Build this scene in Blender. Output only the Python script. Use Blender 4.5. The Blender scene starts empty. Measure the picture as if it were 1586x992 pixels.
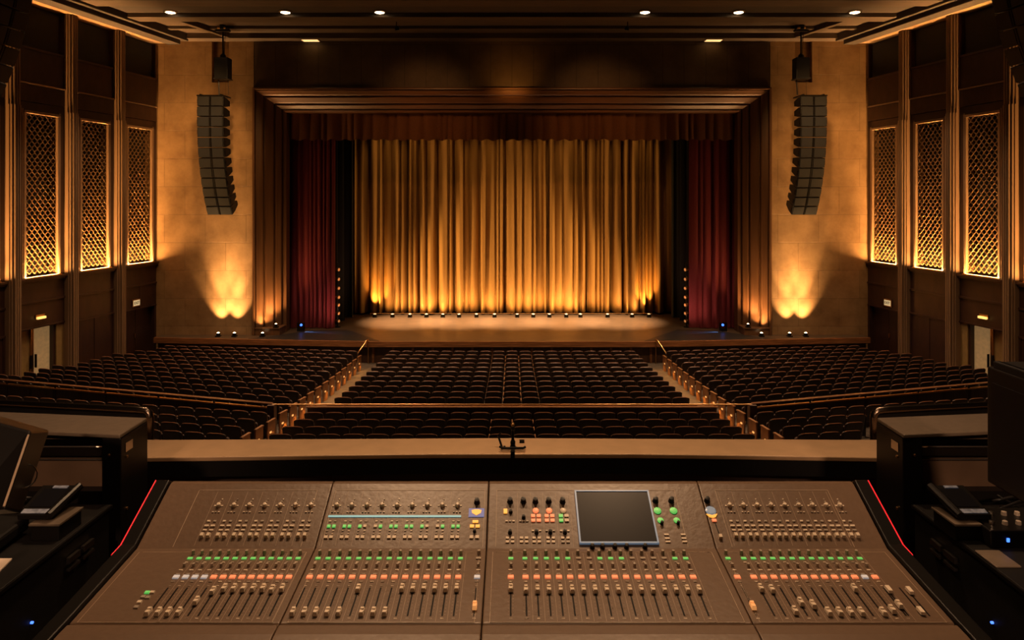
import bpy, math, random
from mathutils import Vector, Matrix
random.seed(7)
S = bpy.context.scene
C = S.collection
PI = math.pi
ZC = 7.3          # camera height above the hall floor at the stage
F = 1100.0        # focal length in pixels of the 1586 px wide frame

# ------------------------------------------------------------------ camera
cam_d = bpy.data.cameras.new('camera')
cam = bpy.data.objects.new('camera', cam_d)
C.objects.link(cam)
cam.location = (0, 0, ZC)
cam.rotation_euler = (PI/2, 0, 0)
cam_d.sensor_width = 36.0
cam_d.sensor_fit = 'HORIZONTAL'
cam_d.lens = 36.0*F/1586
cam_d.shift_y = -190/1586
cam_d.clip_start = 0.05
cam_d.clip_end = 200
S.camera = cam

# ------------------------------------------------------------------ world, exposure
w = bpy.data.worlds.new('world')
S.world = w
w.use_nodes = True
w.node_tree.nodes['Background'].inputs[0].default_value = (1.0, 0.55, 0.28, 1)
w.node_tree.nodes['Background'].inputs[1].default_value = 0.004
S.view_settings.view_transform = 'Standard'
S.view_settings.look = 'None'
S.view_settings.exposure = 0.0
S.view_settings.gamma = 1.0
S.view_settings.use_curve_mapping = False
S.cycles.use_denoising = True
S.cycles.sample_clamp_indirect = 3.0
S.cycles.max_bounces = 6
S.cycles.diffuse_bounces = 3
S.cycles.glossy_bounces = 3
S.cycles.caustics_reflective = False
S.cycles.caustics_refractive = False

WARM = (1.0, 0.50, 0.16)
STONEL = (1.0, 0.56, 0.22)
AMBER = (1.0, 0.42, 0.08)
SOFT = (1.0, 0.62, 0.34)

def aim(o, target):
    d = Vector(target) - Vector(o.location)
    o.rotation_euler = d.to_track_quat('-Z', 'Y').to_euler()

def spot(name, loc, target, power, angle, color=WARM, blend=0.8, radius=0.05):
    """loc and target are camera-relative heights"""
    l = bpy.data.lights.new(name, 'SPOT')
    l.energy = power; l.color = color; l.spot_size = math.radians(angle)
    l.spot_blend = blend; l.shadow_soft_size = radius
    o = bpy.data.objects.new(name, l)
    C.objects.link(o)
    o.location = (loc[0], loc[1], loc[2]+ZC)
    aim(o, (target[0], target[1], target[2]+ZC))
    return o

def area(name, loc, rot, sx, sy, power, color=WARM, spread=180):
    l = bpy.data.lights.new(name, 'AREA')
    l.shape = 'RECTANGLE'; l.size = sx; l.size_y = sy
    l.energy = power; l.color = color; l.spread = math.radians(spread)
    o = bpy.data.objects.new(name, l)
    C.objects.link(o)
    o.location = (loc[0], loc[1], loc[2]+ZC)
    o.rotation_euler = rot
    return o

# tunable light levels ------------------------------------------------
P_STONE = 1150      # floor uplights on the stone wall
P_COL = 520        # uplights on the fluted portal
P_SILL = 140        # strips under the grilles
P_SILL_UP = 230     # their narrow upward share
P_CURT = 150        # row of stage floor lights at the backdrop
P_CURT_END = 800
P_TOP = 160        # battens just before the backdrop
P_BOOM = 1150
P_FLOOR = 34000      # stage wash on the floor
P_HOUSE = 2300      # ceiling downlights over the hall
P_BOOTH = 400       # two lamps over the mixing position
P_WASH = 2500       # added fill on the stone walls, valance and portal head
P_RED = 170
FOOT_X = [580.6, 608, 635, 660.6, 686, 711, 738, 766, 801, 826, 851, 877, 899, 941, 979, 1005]
for i, px in enumerate(FOOT_X):
    x = (px-793)*38.0/F
    end = i in (0, 15)
    spot('stage_floor_spot', (x, 37.82, -6.14), (x*0.99, 38.7, -5.0), P_CURT_END if end else P_CURT,
         60 if end else 125, AMBER if end else WARM, 0.7, 0.035)
for i in range(9):
    x = -7.0+14*i/8
    spot('batten_spot', (x, 37.6, 5.0), (x*0.97, 38.9, -3.5), P_TOP, 70, (1.0, 0.50, 0.13), 1.0, 0.1)
for s in (-1, 1):      # lanterns on the two booms cross-light the backdrop
    for z, tx, tz in ((-3.7, 2.0, -2.2), (-4.6, 0.3, -3.2), (-5.4, -3.0, -3.6)):
        spot('boom_spot', (s*8.35, 35.0, z), (-s*tx, 39.0, tz), P_BOOM, 62, (1.0, 0.52, 0.15), 1.0, 0.1)
for i in range(5):
    x = -6.3+12.6*i/4
    spot('floor_wash_spot', (x, 36.0, 4.7), (x*0.85, 36.6, -6.4), P_FLOOR, 29, SOFT, 1.0, 0.1)
for s in (-1, 1):
    for px in (338, 363):
        x = s*(793-px)*32.6/F
        spot('wall_uplight_spot', (x, 32.5, -6.14), (x, 33.0, -3.9), P_STONE, 66, STONEL, 1.0, 0.04)
        spot('wall_uplight_spot', (x, 32.4, -6.14), (x, 33.0, -0.2), P_STONE*3.0, 36, STONEL, 1.0, 0.04)
    spot('portal_uplight_spot', (s*11.45, 32.6, -6.14), (s*11.4, 33.5, -3.2), P_COL, 100, WARM, 1.0, 0.04)
    spot('portal_uplight_spot', (s*11.45, 32.5, -6.14), (s*11.4, 33.4, 2.0), P_COL*1.5, 24, WARM, 1.0, 0.04)
    spot('portal_uplight_spot', (s*10.95, 32.75, -5.80), (s*11.15, 33.7, -2.8), P_COL*0.8, 100, WARM, 1.0, 0.04)
    spot('front_of_house_spot', (s*10.5, 25.0, 6.9), (s*15.0, 33.0, 1.2), P_WASH, 46, (1.0, 0.52, 0.18), 1.0, 0.25)  # added unseen lamp raising the general level of the stone walls
    spot('portal_wash_spot', (s*3.5, 24.0, 6.9), (s*4.0, 33.6, 3.4), P_WASH*0.3, 40, (1.0, 0.42, 0.12), 1.0, 0.25)  # added unseen lamp lifting the dark valance and portal head
    spot('red_curtain_spot', (s*7.9, 33.2, -6.2), (s*8.95, 34.6, -5.0), P_RED, 75, (1.0, 0.45, 0.3), 1.0, 0.1)  # added lamp brightening the inner edge of the red curtains
    spot('blue_stage_spot', (s*10.05, 33.7, -6.25), (s*8.4, 33.45, -6.6), 260, 34, (0.15, 0.4, 1.0), 0.6, 0.02)
HOUSE = [(264, 19), (442, 19), (588, 19), (999, 19), (1144, 19), (1324, 19)]
for px, py in HOUSE:
    D = 28.3
    x = (px-793)*D/F
    spot('house_downlight_spot', (x, D, 7.25), (x*0.96, 26.4, -7.0), P_HOUSE, 92, SOFT, 0.9, 0.08)
spot('header_glow_spot', (0, 31.6, 4.6), (0, 33.0, 5.6), 70, 110, AMBER, 1.0, 0.2)
for x in (-12, -7.5, -2.5, 2.5, 7.5, 12):
    spot('house_downlight_spot', (x, 20.5, 7.2), (x, 20.8, -7.0), P_HOUSE*0.8, 110, SOFT, 0.9, 0.1)
for x in (-0.9, 0.9):
    spot('booth_lamp_spot', (x, 3.9, 3.0), (x*0.35, 2.1, -1.15), P_BOOTH, 62, (1.0, 0.60, 0.32), 1.0, 0.10)

for s in (-1, 1):
    spot('desk_lamp_spot', (s*1.3, 1.5, 2.3), (s*1.9, 2.8, -1.05), 60, 44, (1.0, 0.58, 0.34), 1.0, 0.08)  # added unseen lamp to brighten the desks and flight cases
    spot('wall_sconce_spot', (s*1.2, -1.8, 1.1), (s*1.95, 2.8, -1.1), 420, 24, (1.0, 0.58, 0.34), 1.0, 0.08)  # added fill from behind the camera, reaches under the case lids
for s in (-1, 1):
    spot('rail_lamp_spot', (s*2.4, 5.2, 3.4), (s*2.4, 3.55, -1.04), 260, 34, (1.0, 0.60, 0.32), 1.0, 0.12)  # added unseen lamp that gives the guard rails their highlight
for s in (-1, 1):
    spot('booth_wall_spot', (s*1.5, -0.9, 2.8), (s*1.7, -2.0, -0.6), 160, 100, (1.0, 0.60, 0.32), 1.0, 0.12)  # added wash so camera-facing metal has a lit wall to reflect
spot('booth_ceiling_spot', (0, 0.9, 2.6), (0, 2.2, -1.1), P_BOOTH*0.15, 85, (1.0, 0.60, 0.32), 1.0, 0.15)  # added fill above the camera for the near faces of the controls

# ------------------------------------------------------------------ materials
def mat(name, col, rough=0.6, metal=0.0, noise=0.0, scale=6.0, col2=None, bump=0.0, stretch=(1, 1, 1), emit=None, estr=0.0, spec=None):
    m = bpy.data.materials.new(name)
    m.use_nodes = True
    nt = m.node_tree
    b = nt.nodes['Principled BSDF']
    b.inputs['Base Color'].default_value = (*col, 1)
    b.inputs['Roughness'].default_value = rough
    b.inputs['Metallic'].default_value = metal
    if spec is not None: b.inputs['Specular IOR Level'].default_value = spec
    if emit:
        b.inputs['Emission Color'].default_value = (*emit, 1)
        b.inputs['Emission Strength'].default_value = estr
    if noise > 0 or bump > 0:
        tc = nt.nodes.new('ShaderNodeTexCoord')
        mp = nt.nodes.new('ShaderNodeMapping')
        mp.inputs['Scale'].default_value = stretch
        nz = nt.nodes.new('ShaderNodeTexNoise')
        nz.inputs['Scale'].default_value = scale
        nz.inputs['Detail'].default_value = 5
        nt.links.new(tc.outputs['Object'], mp.inputs['Vector'])
        nt.links.new(mp.outputs['Vector'], nz.inputs['Vector'])
        if noise > 0:
            rp = nt.nodes.new('ShaderNodeValToRGB')
            c2 = col2 or tuple(c*(1-noise) for c in col)
            rp.color_ramp.elements[0].position = 0.35
            rp.color_ramp.elements[0].color = (*c2, 1)
            rp.color_ramp.elements[1].position = 0.68
            rp.color_ramp.elements[1].color = (*col, 1)
            nt.links.new(nz.outputs['Fac'], rp.inputs['Fac'])
            nt.links.new(rp.outputs['Color'], b.inputs['Base Color'])
        if bump > 0:
            bp = nt.nodes.new('ShaderNodeBump')
            bp.inputs['Strength'].default_value = bump
            bp.inputs['Distance'].default_value = 0.02
            nt.links.new(nz.outputs['Fac'], bp.inputs['Height'])
            nt.links.new(bp.outputs['Normal'], b.inputs['Normal'])
    return m

def stone_mat(name, c1, c2, mortar, bw, rh, rough=0.75):
    m = bpy.data.materials.new(name)
    m.use_nodes = True
    nt = m.node_tree
    b = nt.nodes['Principled BSDF']
    b.inputs['Roughness'].default_value = rough
    tc = nt.nodes.new('ShaderNodeTexCoord')
    sp = nt.nodes.new('ShaderNodeSeparateXYZ')
    cb = nt.nodes.new('ShaderNodeCombineXYZ')
    nt.links.new(tc.outputs['Object'], sp.inputs[0])
    nt.links.new(sp.outputs['X'], cb.inputs['X'])
    nt.links.new(sp.outputs['Z'], cb.inputs['Y'])
    br = nt.nodes.new('ShaderNodeTexBrick')
    br.inputs['Scale'].default_value = 1.0
    br.inputs['Brick Width'].default_value = bw
    br.inputs['Row Height'].default_value = rh
    br.inputs['Mortar Size'].default_value = 0.012
    br.inputs['Mortar Smooth'].default_value = 0.4
    br.inputs['Color1'].default_value = (*c1, 1)
    br.inputs['Color2'].default_value = (*c2, 1)
    br.inputs['Mortar'].default_value = (*mortar, 1)
    nt.links.new(cb.outputs[0], br.inputs['Vector'])
    nz = nt.nodes.new('ShaderNodeTexNoise')
    nz.inputs['Scale'].default_value = 1.0
    nz.inputs['Detail'].default_value = 9
    nz.inputs['Roughness'].default_value = 0.65
    nt.links.new(tc.outputs['Object'], nz.inputs['Vector'])
    mx = nt.nodes.new('ShaderNodeMixRGB')
    mx.blend_type = 'MULTIPLY'
    mx.inputs['Fac'].default_value = 0.75
    rp = nt.nodes.new('ShaderNodeValToRGB')
    rp.color_ramp.elements[0].position = 0.3
    rp.color_ramp.elements[0].color = (0.42, 0.36, 0.27, 1)
    rp.color_ramp.elements[1].position = 0.65
    rp.color_ramp.elements[1].color = (1, 1, 1, 1)
    nt.links.new(nz.outputs['Fac'], rp.inputs['Fac'])
    nt.links.new(br.outputs['Color'], mx.inputs[1])
    nt.links.new(rp.outputs['Color'], mx.inputs[2])
    nt.links.new(mx.outputs[0], b.inputs['Base Color'])
    ad = nt.nodes.new('ShaderNodeMath'); ad.operation = 'MULTIPLY_ADD'
    ad.inputs[1].default_value = 0.5
    nt.links.new(nz.outputs['Fac'], ad.inputs[0])
    inv = nt.nodes.new('ShaderNodeMath'); inv.operation = 'MULTIPLY'
    inv.inputs[1].default_value = -0.8
    nt.links.new(br.outputs['Fac'], inv.inputs[0])
    nt.links.new(inv.outputs[0], ad.inputs[2])
    bp = nt.nodes.new('ShaderNodeBump')
    bp.inputs['Strength'].default_value = 0.55
    bp.inputs['Distance'].default_value = 0.03
    nt.links.new(ad.outputs[0], bp.inputs['Height'])
    nt.links.new(bp.outputs['Normal'], b.inputs['Normal'])
    return m

M = {}
M['stone'] = stone_mat('stone', (0.38, 0.225, 0.098), (0.335, 0.195, 0.08), (0.25, 0.145, 0.06), 1.9, 1.3)
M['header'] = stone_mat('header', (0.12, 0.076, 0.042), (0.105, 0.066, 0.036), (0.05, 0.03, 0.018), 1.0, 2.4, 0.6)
M['wood'] = mat('wood', (0.07, 0.028, 0.013), 0.45, noise=0.45, scale=3, stretch=(6, 6, 0.5), bump=0.1)
M['wood_portal'] = mat('wood_portal', (0.15, 0.068, 0.028), 0.42, noise=0.3, scale=2, stretch=(4, 4, 0.2))
M['wood_header'] = mat('wood_header', (0.19, 0.085, 0.034), 0.42, noise=0.3, scale=2, stretch=(0.2, 4, 4))
M['wood_lip'] = mat('wood_lip', (0.30, 0.12, 0.045), 0.35, noise=0.5, scale=3, stretch=(0.5, 3, 8), bump=0.1)
M['pilaster'] = mat('pilaster', (0.25, 0.15, 0.082), 0.5, noise=0.2, scale=2, stretch=(3, 3, 0.2), bump=0.02)
M['wallpanel'] = mat('wallpanel', (0.045, 0.017, 0.009), 0.45, noise=0.35, scale=2, stretch=(2, 2, 1), bump=0.1)
M['blackcloth'] = mat('blackcloth', (0.006, 0.005, 0.0045), 0.95, noise=0.3, scale=30)
M['gold'] = mat('gold', (0.21, 0.11, 0.040), 0.4, 0.1, noise=0.25, scale=8)
M['ceiling'] = mat('ceiling', (0.075, 0.046, 0.027), 0.7, noise=0.35, scale=2, stretch=(0.6, 3, 3), bump=0.1)
M['ceil_dark'] = mat('ceil_dark', (0.035, 0.021, 0.013), 0.7, noise=0.3, scale=2)
M['soffit'] = mat('soffit', (0.36, 0.22, 0.11), 0.7, noise=0.2, scale=2)
M['carpet'] = mat('carpet', (0.10, 0.075, 0.055), 0.95, noise=0.4, scale=4, bump=0.2)
M['stage'] = mat('stage', (0.105, 0.070, 0.042), 0.36, noise=0.35, scale=2, stretch=(0.7, 4, 1), bump=0.03)
M['stage_mat'] = mat('stage_mat', (0.03, 0.027, 0.025), 0.42, noise=0.4, scale=3)
M['curtain_gold'] = mat('curtain_gold', (0.36, 0.205, 0.062), 0.8, noise=0.2, scale=40, stretch=(1, 1, 1), bump=0.05)
M['valance'] = mat('valance', (0.20, 0.072, 0.02), 0.85, noise=0.35, scale=25, stretch=(3, 3, 0.5), bump=0.1)
M['curtain_red'] = mat('curtain_red', (0.15, 0.008, 0.014), 0.8, noise=0.3, scale=30, stretch=(3, 3, 0.5), bump=0.1)
M['curtain_black'] = mat('curtain_black', (0.012, 0.012, 0.010), 0.95, noise=0.2, scale=30)
M['speaker'] = mat('speaker', (0.008, 0.008, 0.0085), 0.5, noise=0.2, scale=60, bump=0.1)
M['grille_cloth'] = mat('grille_cloth', (0.014, 0.014, 0.014), 0.55, noise=0.2, scale=90, bump=0.15)
M['black'] = mat('black', (0.007, 0.006, 0.0055), 0.35, spec=0.2)
M['gloss'] = mat('gloss', (0.22, 0.17, 0.135), 0.24, 1.0)
M['blackmatte'] = mat('blackmatte', (0.007, 0.006, 0.0055), 0.6, noise=0.3, scale=12, spec=0.2)
M['chrome'] = mat('chrome', (0.5, 0.45, 0.4), 0.25, 1.0)
M['brass'] = mat('brass', (0.5, 0.29, 0.12), 0.32, 1.0)
M['seatback'] = mat('seatback', (0.030, 0.017, 0.012), 0.38, noise=0.25, scale=9)
M['seatpad'] = mat('seatpad', (0.045, 0.02, 0.014), 0.8, noise=0.3, scale=20)
M['seatwood'] = mat('seatwood', (0.33, 0.15, 0.06), 0.4, noise=0.3, scale=6)
M['seatrim'] = mat('seatrim', (0.28, 0.12, 0.065), 0.3, noise=0.2, scale=9)  # lighter tone stands in for warm light caught along the seat tops
M['railwood'] = mat('railwood', (0.13, 0.055, 0.026), 0.3, noise=0.3, scale=3)
M['seatmetal'] = mat('seatmetal', (0.02, 0.014, 0.01), 0.5)
M['console'] = mat('console', (0.135, 0.084, 0.053), 0.38, noise=0.10, scale=60, bump=0.05)
M['console_arm'] = mat('console_arm', (0.10, 0.065, 0.045), 0.5)
M['console_line'] = mat('console_line', (0.42, 0.31, 0.22), 0.5)
M['ledge'] = mat('ledge', (0.50, 0.33, 0.19), 0.33, noise=0.12, scale=14, bump=0.03)
M['backwall'] = mat('backwall', (0.25, 0.15, 0.08), 0.7, noise=0.2, scale=3)
M['balcony'] = mat('balcony', (0.05, 0.024, 0.014), 0.6, noise=0.3, scale=3)
M['case_top'] = mat('case_top', (0.13, 0.097, 0.068), 0.5, noise=0.15, scale=30, bump=0.1)
M['key_pale'] = mat('key_pale', (0.74, 0.62, 0.49), 0.35)
M['key_grey'] = mat('key_grey', (0.36, 0.30, 0.24), 0.4)
M['paper'] = mat('paper', (0.75, 0.62, 0.5), 0.8)
M['brown_sheet'] = mat('brown_sheet', (0.13, 0.08, 0.05), 0.4, noise=0.3, scale=5)
M['screen'] = mat('screen', (0.006, 0.006, 0.008), 0.3, spec=0.15)
M['red_lit'] = mat('red_lit', (0.8, 0.35, 0.22), 0.4, emit=(1.0, 0.22, 0.08), estr=0.6)
M['green_lit'] = mat('green_lit', (0.2, 0.5, 0.2), 0.4, emit=(0.10, 0.70, 0.12), estr=0.5)
M['white_lit'] = mat('white_lit', (0.6, 0.6, 0.6), 0.4, emit=(0.8, 0.75, 0.75), estr=0.25)
M['orange_lit'] = mat('orange_lit', (0.7, 0.35, 0.1), 0.4, emit=(1.0, 0.42, 0.06), estr=0.9)
M['blue_lit'] = mat('blue_lit', (0.1, 0.15, 0.5), 0.4, emit=(0.05, 0.18, 1.0), estr=2.5)
M['cyan_lit'] = mat('cyan_lit', (0.2, 0.5, 0.55), 0.4, emit=(0.25, 0.55, 0.6), estr=0.45)
M['bluescreen'] = mat('bluescreen', (0.1, 0.12, 0.25), 0.3, emit=(0.12, 0.16, 0.42), estr=0.5)
M['greyblue'] = mat('greyblue', (0.25, 0.33, 0.42), 0.3, emit=(0.25, 0.36, 0.5), estr=0.25)
M['greyblue_dim'] = mat('greyblue_dim', (0.30, 0.32, 0.36), 0.25, noise=0.6, scale=60, emit=(0.25, 0.30, 0.4), estr=0.06)
M['red_line'] = mat('red_line', (0.6, 0.02, 0.02), 0.4, emit=(1.0, 0.02, 0.03), estr=0.7)
M['bulb'] = mat('bulb', (1, 0.8, 0.5), 0.4, emit=(1.0, 0.72, 0.40), estr=9.0)
M['bulb_soft'] = mat('bulb_soft', (1, 0.8, 0.5), 0.4, emit=(1.0, 0.62, 0.25), estr=1.1)
M['aisle_bulb'] = mat('aisle_bulb', (1, 0.6, 0.3), 0.4, emit=(1.0, 0.45, 0.12), estr=1.0)
M['boom_glow'] = mat('boom_glow', (0.5, 0.25, 0.1), 0.4, emit=(1.0, 0.4, 0.12), estr=0.4)
M['exit_glow'] = mat('exit_glow', (0.7, 0.6, 0.4), 0.4, emit=(0.85, 0.62, 0.3), estr=0.55)
M['sign_dark'] = mat('sign_dark', (0.08, 0.05, 0.03), 0.6)
M['amber_glow'] = mat('amber_glow', (1, 0.6, 0.2), 0.4, emit=(1.0, 0.55, 0.14), estr=1.6)
M['doorgold'] = mat('doorgold', (0.32, 0.20, 0.07), 0.5, noise=0.2, scale=5)
M['doorglass'] = mat('doorglass', (0.35, 0.22, 0.10), 0.3, noise=0.5, scale=7, emit=(0.75, 0.42, 0.16), estr=0.22)

# ------------------------------------------------------------------ helpers
WL = {}
class MB:
    def __init__(s): s.v = []; s.f = []; s.m = []; s.mi = 0; s.smooth = False
    def quadmesh(s, vs, fs):
        b = len(s.v); s.v += [tuple(p) for p in vs]
        for f in fs: s.f.append(tuple(b+i for i in f)); s.m.append(s.mi)
        return s
    def box(s, x0, x1, y0, y1, z0, z1):
        vs = [(x, y, z) for z in (z0, z1) for y in (y0, y1) for x in (x0, x1)]
        return s.quadmesh(vs, [(0, 2, 3, 1), (4, 5, 7, 6), (0, 1, 5, 4), (2, 6, 7, 3), (0, 4, 6, 2), (1, 3, 7, 5)])
    def hexa(s, b4, t4):
        return s.quadmesh(list(b4)+list(t4), [(3, 2, 1, 0), (4, 5, 6, 7), (0, 1, 5, 4), (1, 2, 6, 5), (2, 3, 7, 6), (3, 0, 4, 7)])
    def prism(s, pts0, pts1):
        n = len(pts0)
        fs = [tuple(range(n-1, -1, -1)), tuple(range(n, 2*n))]
        fs += [(i, (i+1) % n, n+(i+1) % n, n+i) for i in range(n)]
        return s.quadmesh(list(pts0)+list(pts1), fs)
    def rings(s, rings, closed=True, cap=True):
        n = len(rings[0]); b = []
        for r in rings: b += list(r)
        fs = []
        for k in range(len(rings)-1):
            for i in range(n if closed else n-1):
                j = (i+1) % n
                fs.append((k*n+i, k*n+j, (k+1)*n+j, (k+1)*n+i))
        if cap and closed:
            fs.append(tuple(range(n-1, -1, -1)))
            fs.append(tuple((len(rings)-1)*n+i for i in range(n)))
        return s.quadmesh(b, fs)
    def tube(s, pts, r, n=8, cap=True):
        pts = [Vector(p) for p in pts]
        rs = []
        prev = None
        for i, p in enumerate(pts):
            a = pts[max(i-1, 0)]; c = pts[min(i+1, len(pts)-1)]
            t = (c-a)
            if t.length < 1e-9: t = Vector((0, 0, 1))
            t.normalize()
            if prev is None:
                u = t.orthogonal().normalized()
            else:
                u = (prev - t*prev.dot(t))
                u = u.normalized() if u.length > 1e-6 else t.orthogonal().normalized()
            prev = u
            v = t.cross(u)
            rr = r[i] if isinstance(r, (list, tuple)) else r
            rs.append([p+(u*math.cos(2*PI*k/n)+v*math.sin(2*PI*k/n))*rr for k in range(n)])
        return s.rings(rs, True, cap)
    def lathe(s, o, prof, n=16, ax=Vector((0, 0, 1))):
        """prof: (r, h) along axis ax from o"""
        ax = Vector(ax).normalized(); u = ax.orthogonal().normalized(); v = ax.cross(u); o = Vector(o)
        return s.rings([[o+ax*h+(u*math.cos(2*PI*k/n)+v*math.sin(2*PI*k/n))*max(r, 1e-5) for k in range(n)] for r, h in prof])
    def build(s, name, m, parent=None, world=True, bevel=0, smooth=None):
        me = bpy.data.meshes.new(name)
        vs = s.v
        if world:
            off = WL.get(parent.name, (0, 0, 0)) if parent else (0, 0, 0)
            vs = [(p[0]-off[0], p[1]-off[1], p[2]+ZC-off[2]) for p in vs]
        me.from_pydata([tuple(p) for p in vs], [], s.f)
        ms = m if isinstance(m, (list, tuple)) else [m]
        for q in ms: me.materials.append(M[q] if isinstance(q, str) else q)
        me.polygons.foreach_set('material_index', s.m)
        if s.smooth or smooth: me.polygons.foreach_set('use_smooth', [True]*len(me.polygons))
        me.update()
        o = bpy.data.objects.new(name, me)
        C.objects.link(o)
        if parent:
            o.parent = parent
            WL[o.name] = WL.get(parent.name, (0, 0, 0))
        if bevel:
            bm = o.modifiers.new('bevel', 'BEVEL'); bm.width = bevel; bm.segments = 2; bm.limit_method = 'ANGLE'
        return o

def tag(o, label=None, cat=None, group=None, kind=None):
    if label: o['label'] = label
    if cat: o['category'] = cat
    if group: o['group'] = group
    if kind: o['kind'] = kind
    return o

def thing(name, loc, label, cat, group=None, rotz=0):
    o = bpy.data.objects.new(name, None)
    o.empty_display_size = 0.1
    C.objects.link(o)
    o.location = (loc[0], loc[1], loc[2]+ZC); o.rotation_euler = (0, 0, rotz)
    WL[o.name] = (loc[0], loc[1], loc[2]+ZC)
    return tag(o, label, cat, group)

def children_of(o): return KIDS.get(o.name, [])
KIDS = {}
def part(mb, name, m, parent, **k):
    o = mb.build(name, m, parent, **k)
    KIDS.setdefault(parent.name, []).append(o)
    return o
def copy_tree(o, parent=None):
    c = o.copy(); C.objects.link(c)
    if parent: c.parent = parent
    for ch in KIDS.get(o.name, []):
        d = copy_tree(ch, c)
        KIDS.setdefault(c.name, []).append(d)
    return c
def struct(mb, name, m, **k):
    return tag(mb.build(name, m, **k), kind='structure')
def sd(s): return 'left' if s < 0 else 'right'
ORD = ['first', 'second', 'third', 'fourth', 'fifth', 'sixth', 'seventh', 'eighth', 'ninth', 'tenth', 'eleventh', 'twelfth',
       'thirteenth', 'fourteenth', 'fifteenth', 'sixteenth', 'seventeenth', 'eighteenth', 'nineteenth', 'twentieth',
       'twenty-first', 'twenty-second', 'twenty-third', 'twenty-fourth']
def PX(px, py, D): return ((px-793)*D/F, D, -(py-306)*D/F)
def lerp(a, b, t): return a+(b-a)*t

# ------------------------------------------------------------------ floor of the hall
TOPS = [(32, -6.53), (29.7, -6.40), (28.8, -6.35), (27.9, -6.30), (27.0, -6.26), (26.1, -6.21), (25.2, -6.147), (24.3, -6.084), (23.4, -6.018),
        (22.5, -5.948), (21.6, -5.877), (20.7, -5.796), (19.8, -5.735), (18.8, -5.66), (17.9, -5.56), (17.0, -5.45), (16.1, -5.33), (15.2, -5.22), (12, -4.82), (3, -3.7)]
SEAT_H = 0.88
def ztop(Dc):
    if Dc >= 32: return TOPS[0][1]
    for (a, za), (b, zb) in zip(TOPS, TOPS[1:]):
        if b <= Dc <= a: return lerp(zb, za, (Dc-b)/(a-b))
    return TOPS[-1][1]
def kslope(Dc):
    if Dc >= 19.35: return 0.13+(29.7-Dc)*0.01414
    return lerp(0.276, 0.17, min(1.0, (19.35-Dc)/0.75))
def Dc_of(x, D):
    e = max(0.0, abs(x)-6.4)
    a, b = -5.0, 34.0
    for _ in range(30):
        m = (a+b)/2
        if m+kslope(m)*e > D: b = m
        else: a = m
    return (a+b)/2
def floor_z(x, D):
    return ztop(Dc_of(x, D))-SEAT_H
mb = MB()
nx, ny = 74, 64
vs = []
for j in range(ny+1):
    for i in range(nx+1):
        x = -18.5+37*i/nx; D = 3.4+(33.2-3.4)*j/ny
        vs.append((x, D, floor_z(x, D)))
fs = [(j*(nx+1)+i, j*(nx+1)+i+1, (j+1)*(nx+1)+i+1, (j+1)*(nx+1)+i) for j in range(ny) for i in range(nx)]
mb.quadmesh(vs, fs)
struct(mb, 'floor', 'carpet', smooth=True)

# ------------------------------------------------------------------ stage
ST = -6.39
lipx = [(-16.3, 32.4), (-6.4, 31.5), (6.4, 31.5), (16.3, 32.4)]
mb = MB()
top = [(x, y, ST) for x, y in lipx]+[(16.3, 33.05, ST), (12, 33.05, ST), (12.4, 40, ST), (-12.4, 40, ST), (-12, 33.05, ST), (-16.3, 33.05, ST)]
bot = [(x, y, ST-0.28) for x, y, z in top]
mb.prism(bot, top)
stage = struct(mb, 'stage_floor', 'stage')
def lip_run(name, zz0, zz1, out0, out1, m):
    mb = MB()
    for (a, b) in zip(lipx, lipx[1:]):
        n = Vector((b[1]-a[1], -(b[0]-a[0]), 0)).normalized()
        a0 = Vector((a[0], a[1], 0)); b0 = Vector((b[0], b[1], 0))
        q = [a0+n*out0, b0+n*out0, b0+n*out1, a0+n*out1]
        mb.prism([(p.x, p.y, zz0) for p in q], [(p.x, p.y, zz1) for p in q])
    return struct(mb, name, m, bevel=0.01)
lip_run('trim_1', ST-0.24, ST+0.01, -0.02, 0.10, 'wood_lip')
lip_run('trim_2', ST-1.15, ST-0.28, -0.35, -0.25, 'wood')
mb = MB()
for i in range(15):
    x = -6.2+12.4*i/14
    mb.box(x-0.05, x+0.05, 31.70, 31.78, ST-1.12, ST-0.29)
struct(mb, 'trim_3', 'wood_lip', bevel=0.01)
# dark protective mats at either side of the stage
for s in (-1, 1):
    mb = MB()
    q = [(s*5.9, 31.6), (s*11.9, 32.05), (s*11.0, 32.7), (s*9.8, 34.0), (s*8.0, 34.3)]
    if s > 0: q = q[::-1]
    mb.prism([(x, y, ST) for x, y in q], [(x, y, ST+0.012) for x, y in q])
    tag(mb.build('stage_mat', 'stage_mat'), 'dark floor mat at the %s front corner of the stage' % sd(s), 'mat', 'dark mats on the stage')

# ------------------------------------------------------------------ proscenium wall and portal
YW = 33.0
for s, nm in ((-1, 'wall_proscenium_left'), (1, 'wall_proscenium_right')):
    mb = MB()
    a, b = sorted((s*12.0, s*17.2))
    # the wall has a shallow service slot above each loudspeaker cluster
    sx0, sx1 = sorted((s*13.15, s*13.95))
    mb.box(a, sx0, YW, YW+0.6, ST-1.2, 7.6); mb.box(sx1, b, YW, YW+0.6, ST-1.2, 7.6)
    mb.box(sx0, sx1, YW, YW+0.6, ST-1.2, 5.35); mb.box(sx0, sx1, YW+0.3, YW+0.6, 5.35, 7.6)
    struct(mb, nm, 'stone')
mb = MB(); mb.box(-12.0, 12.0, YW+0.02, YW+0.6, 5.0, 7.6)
struct(mb, 'wall_header', 'header')
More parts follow.
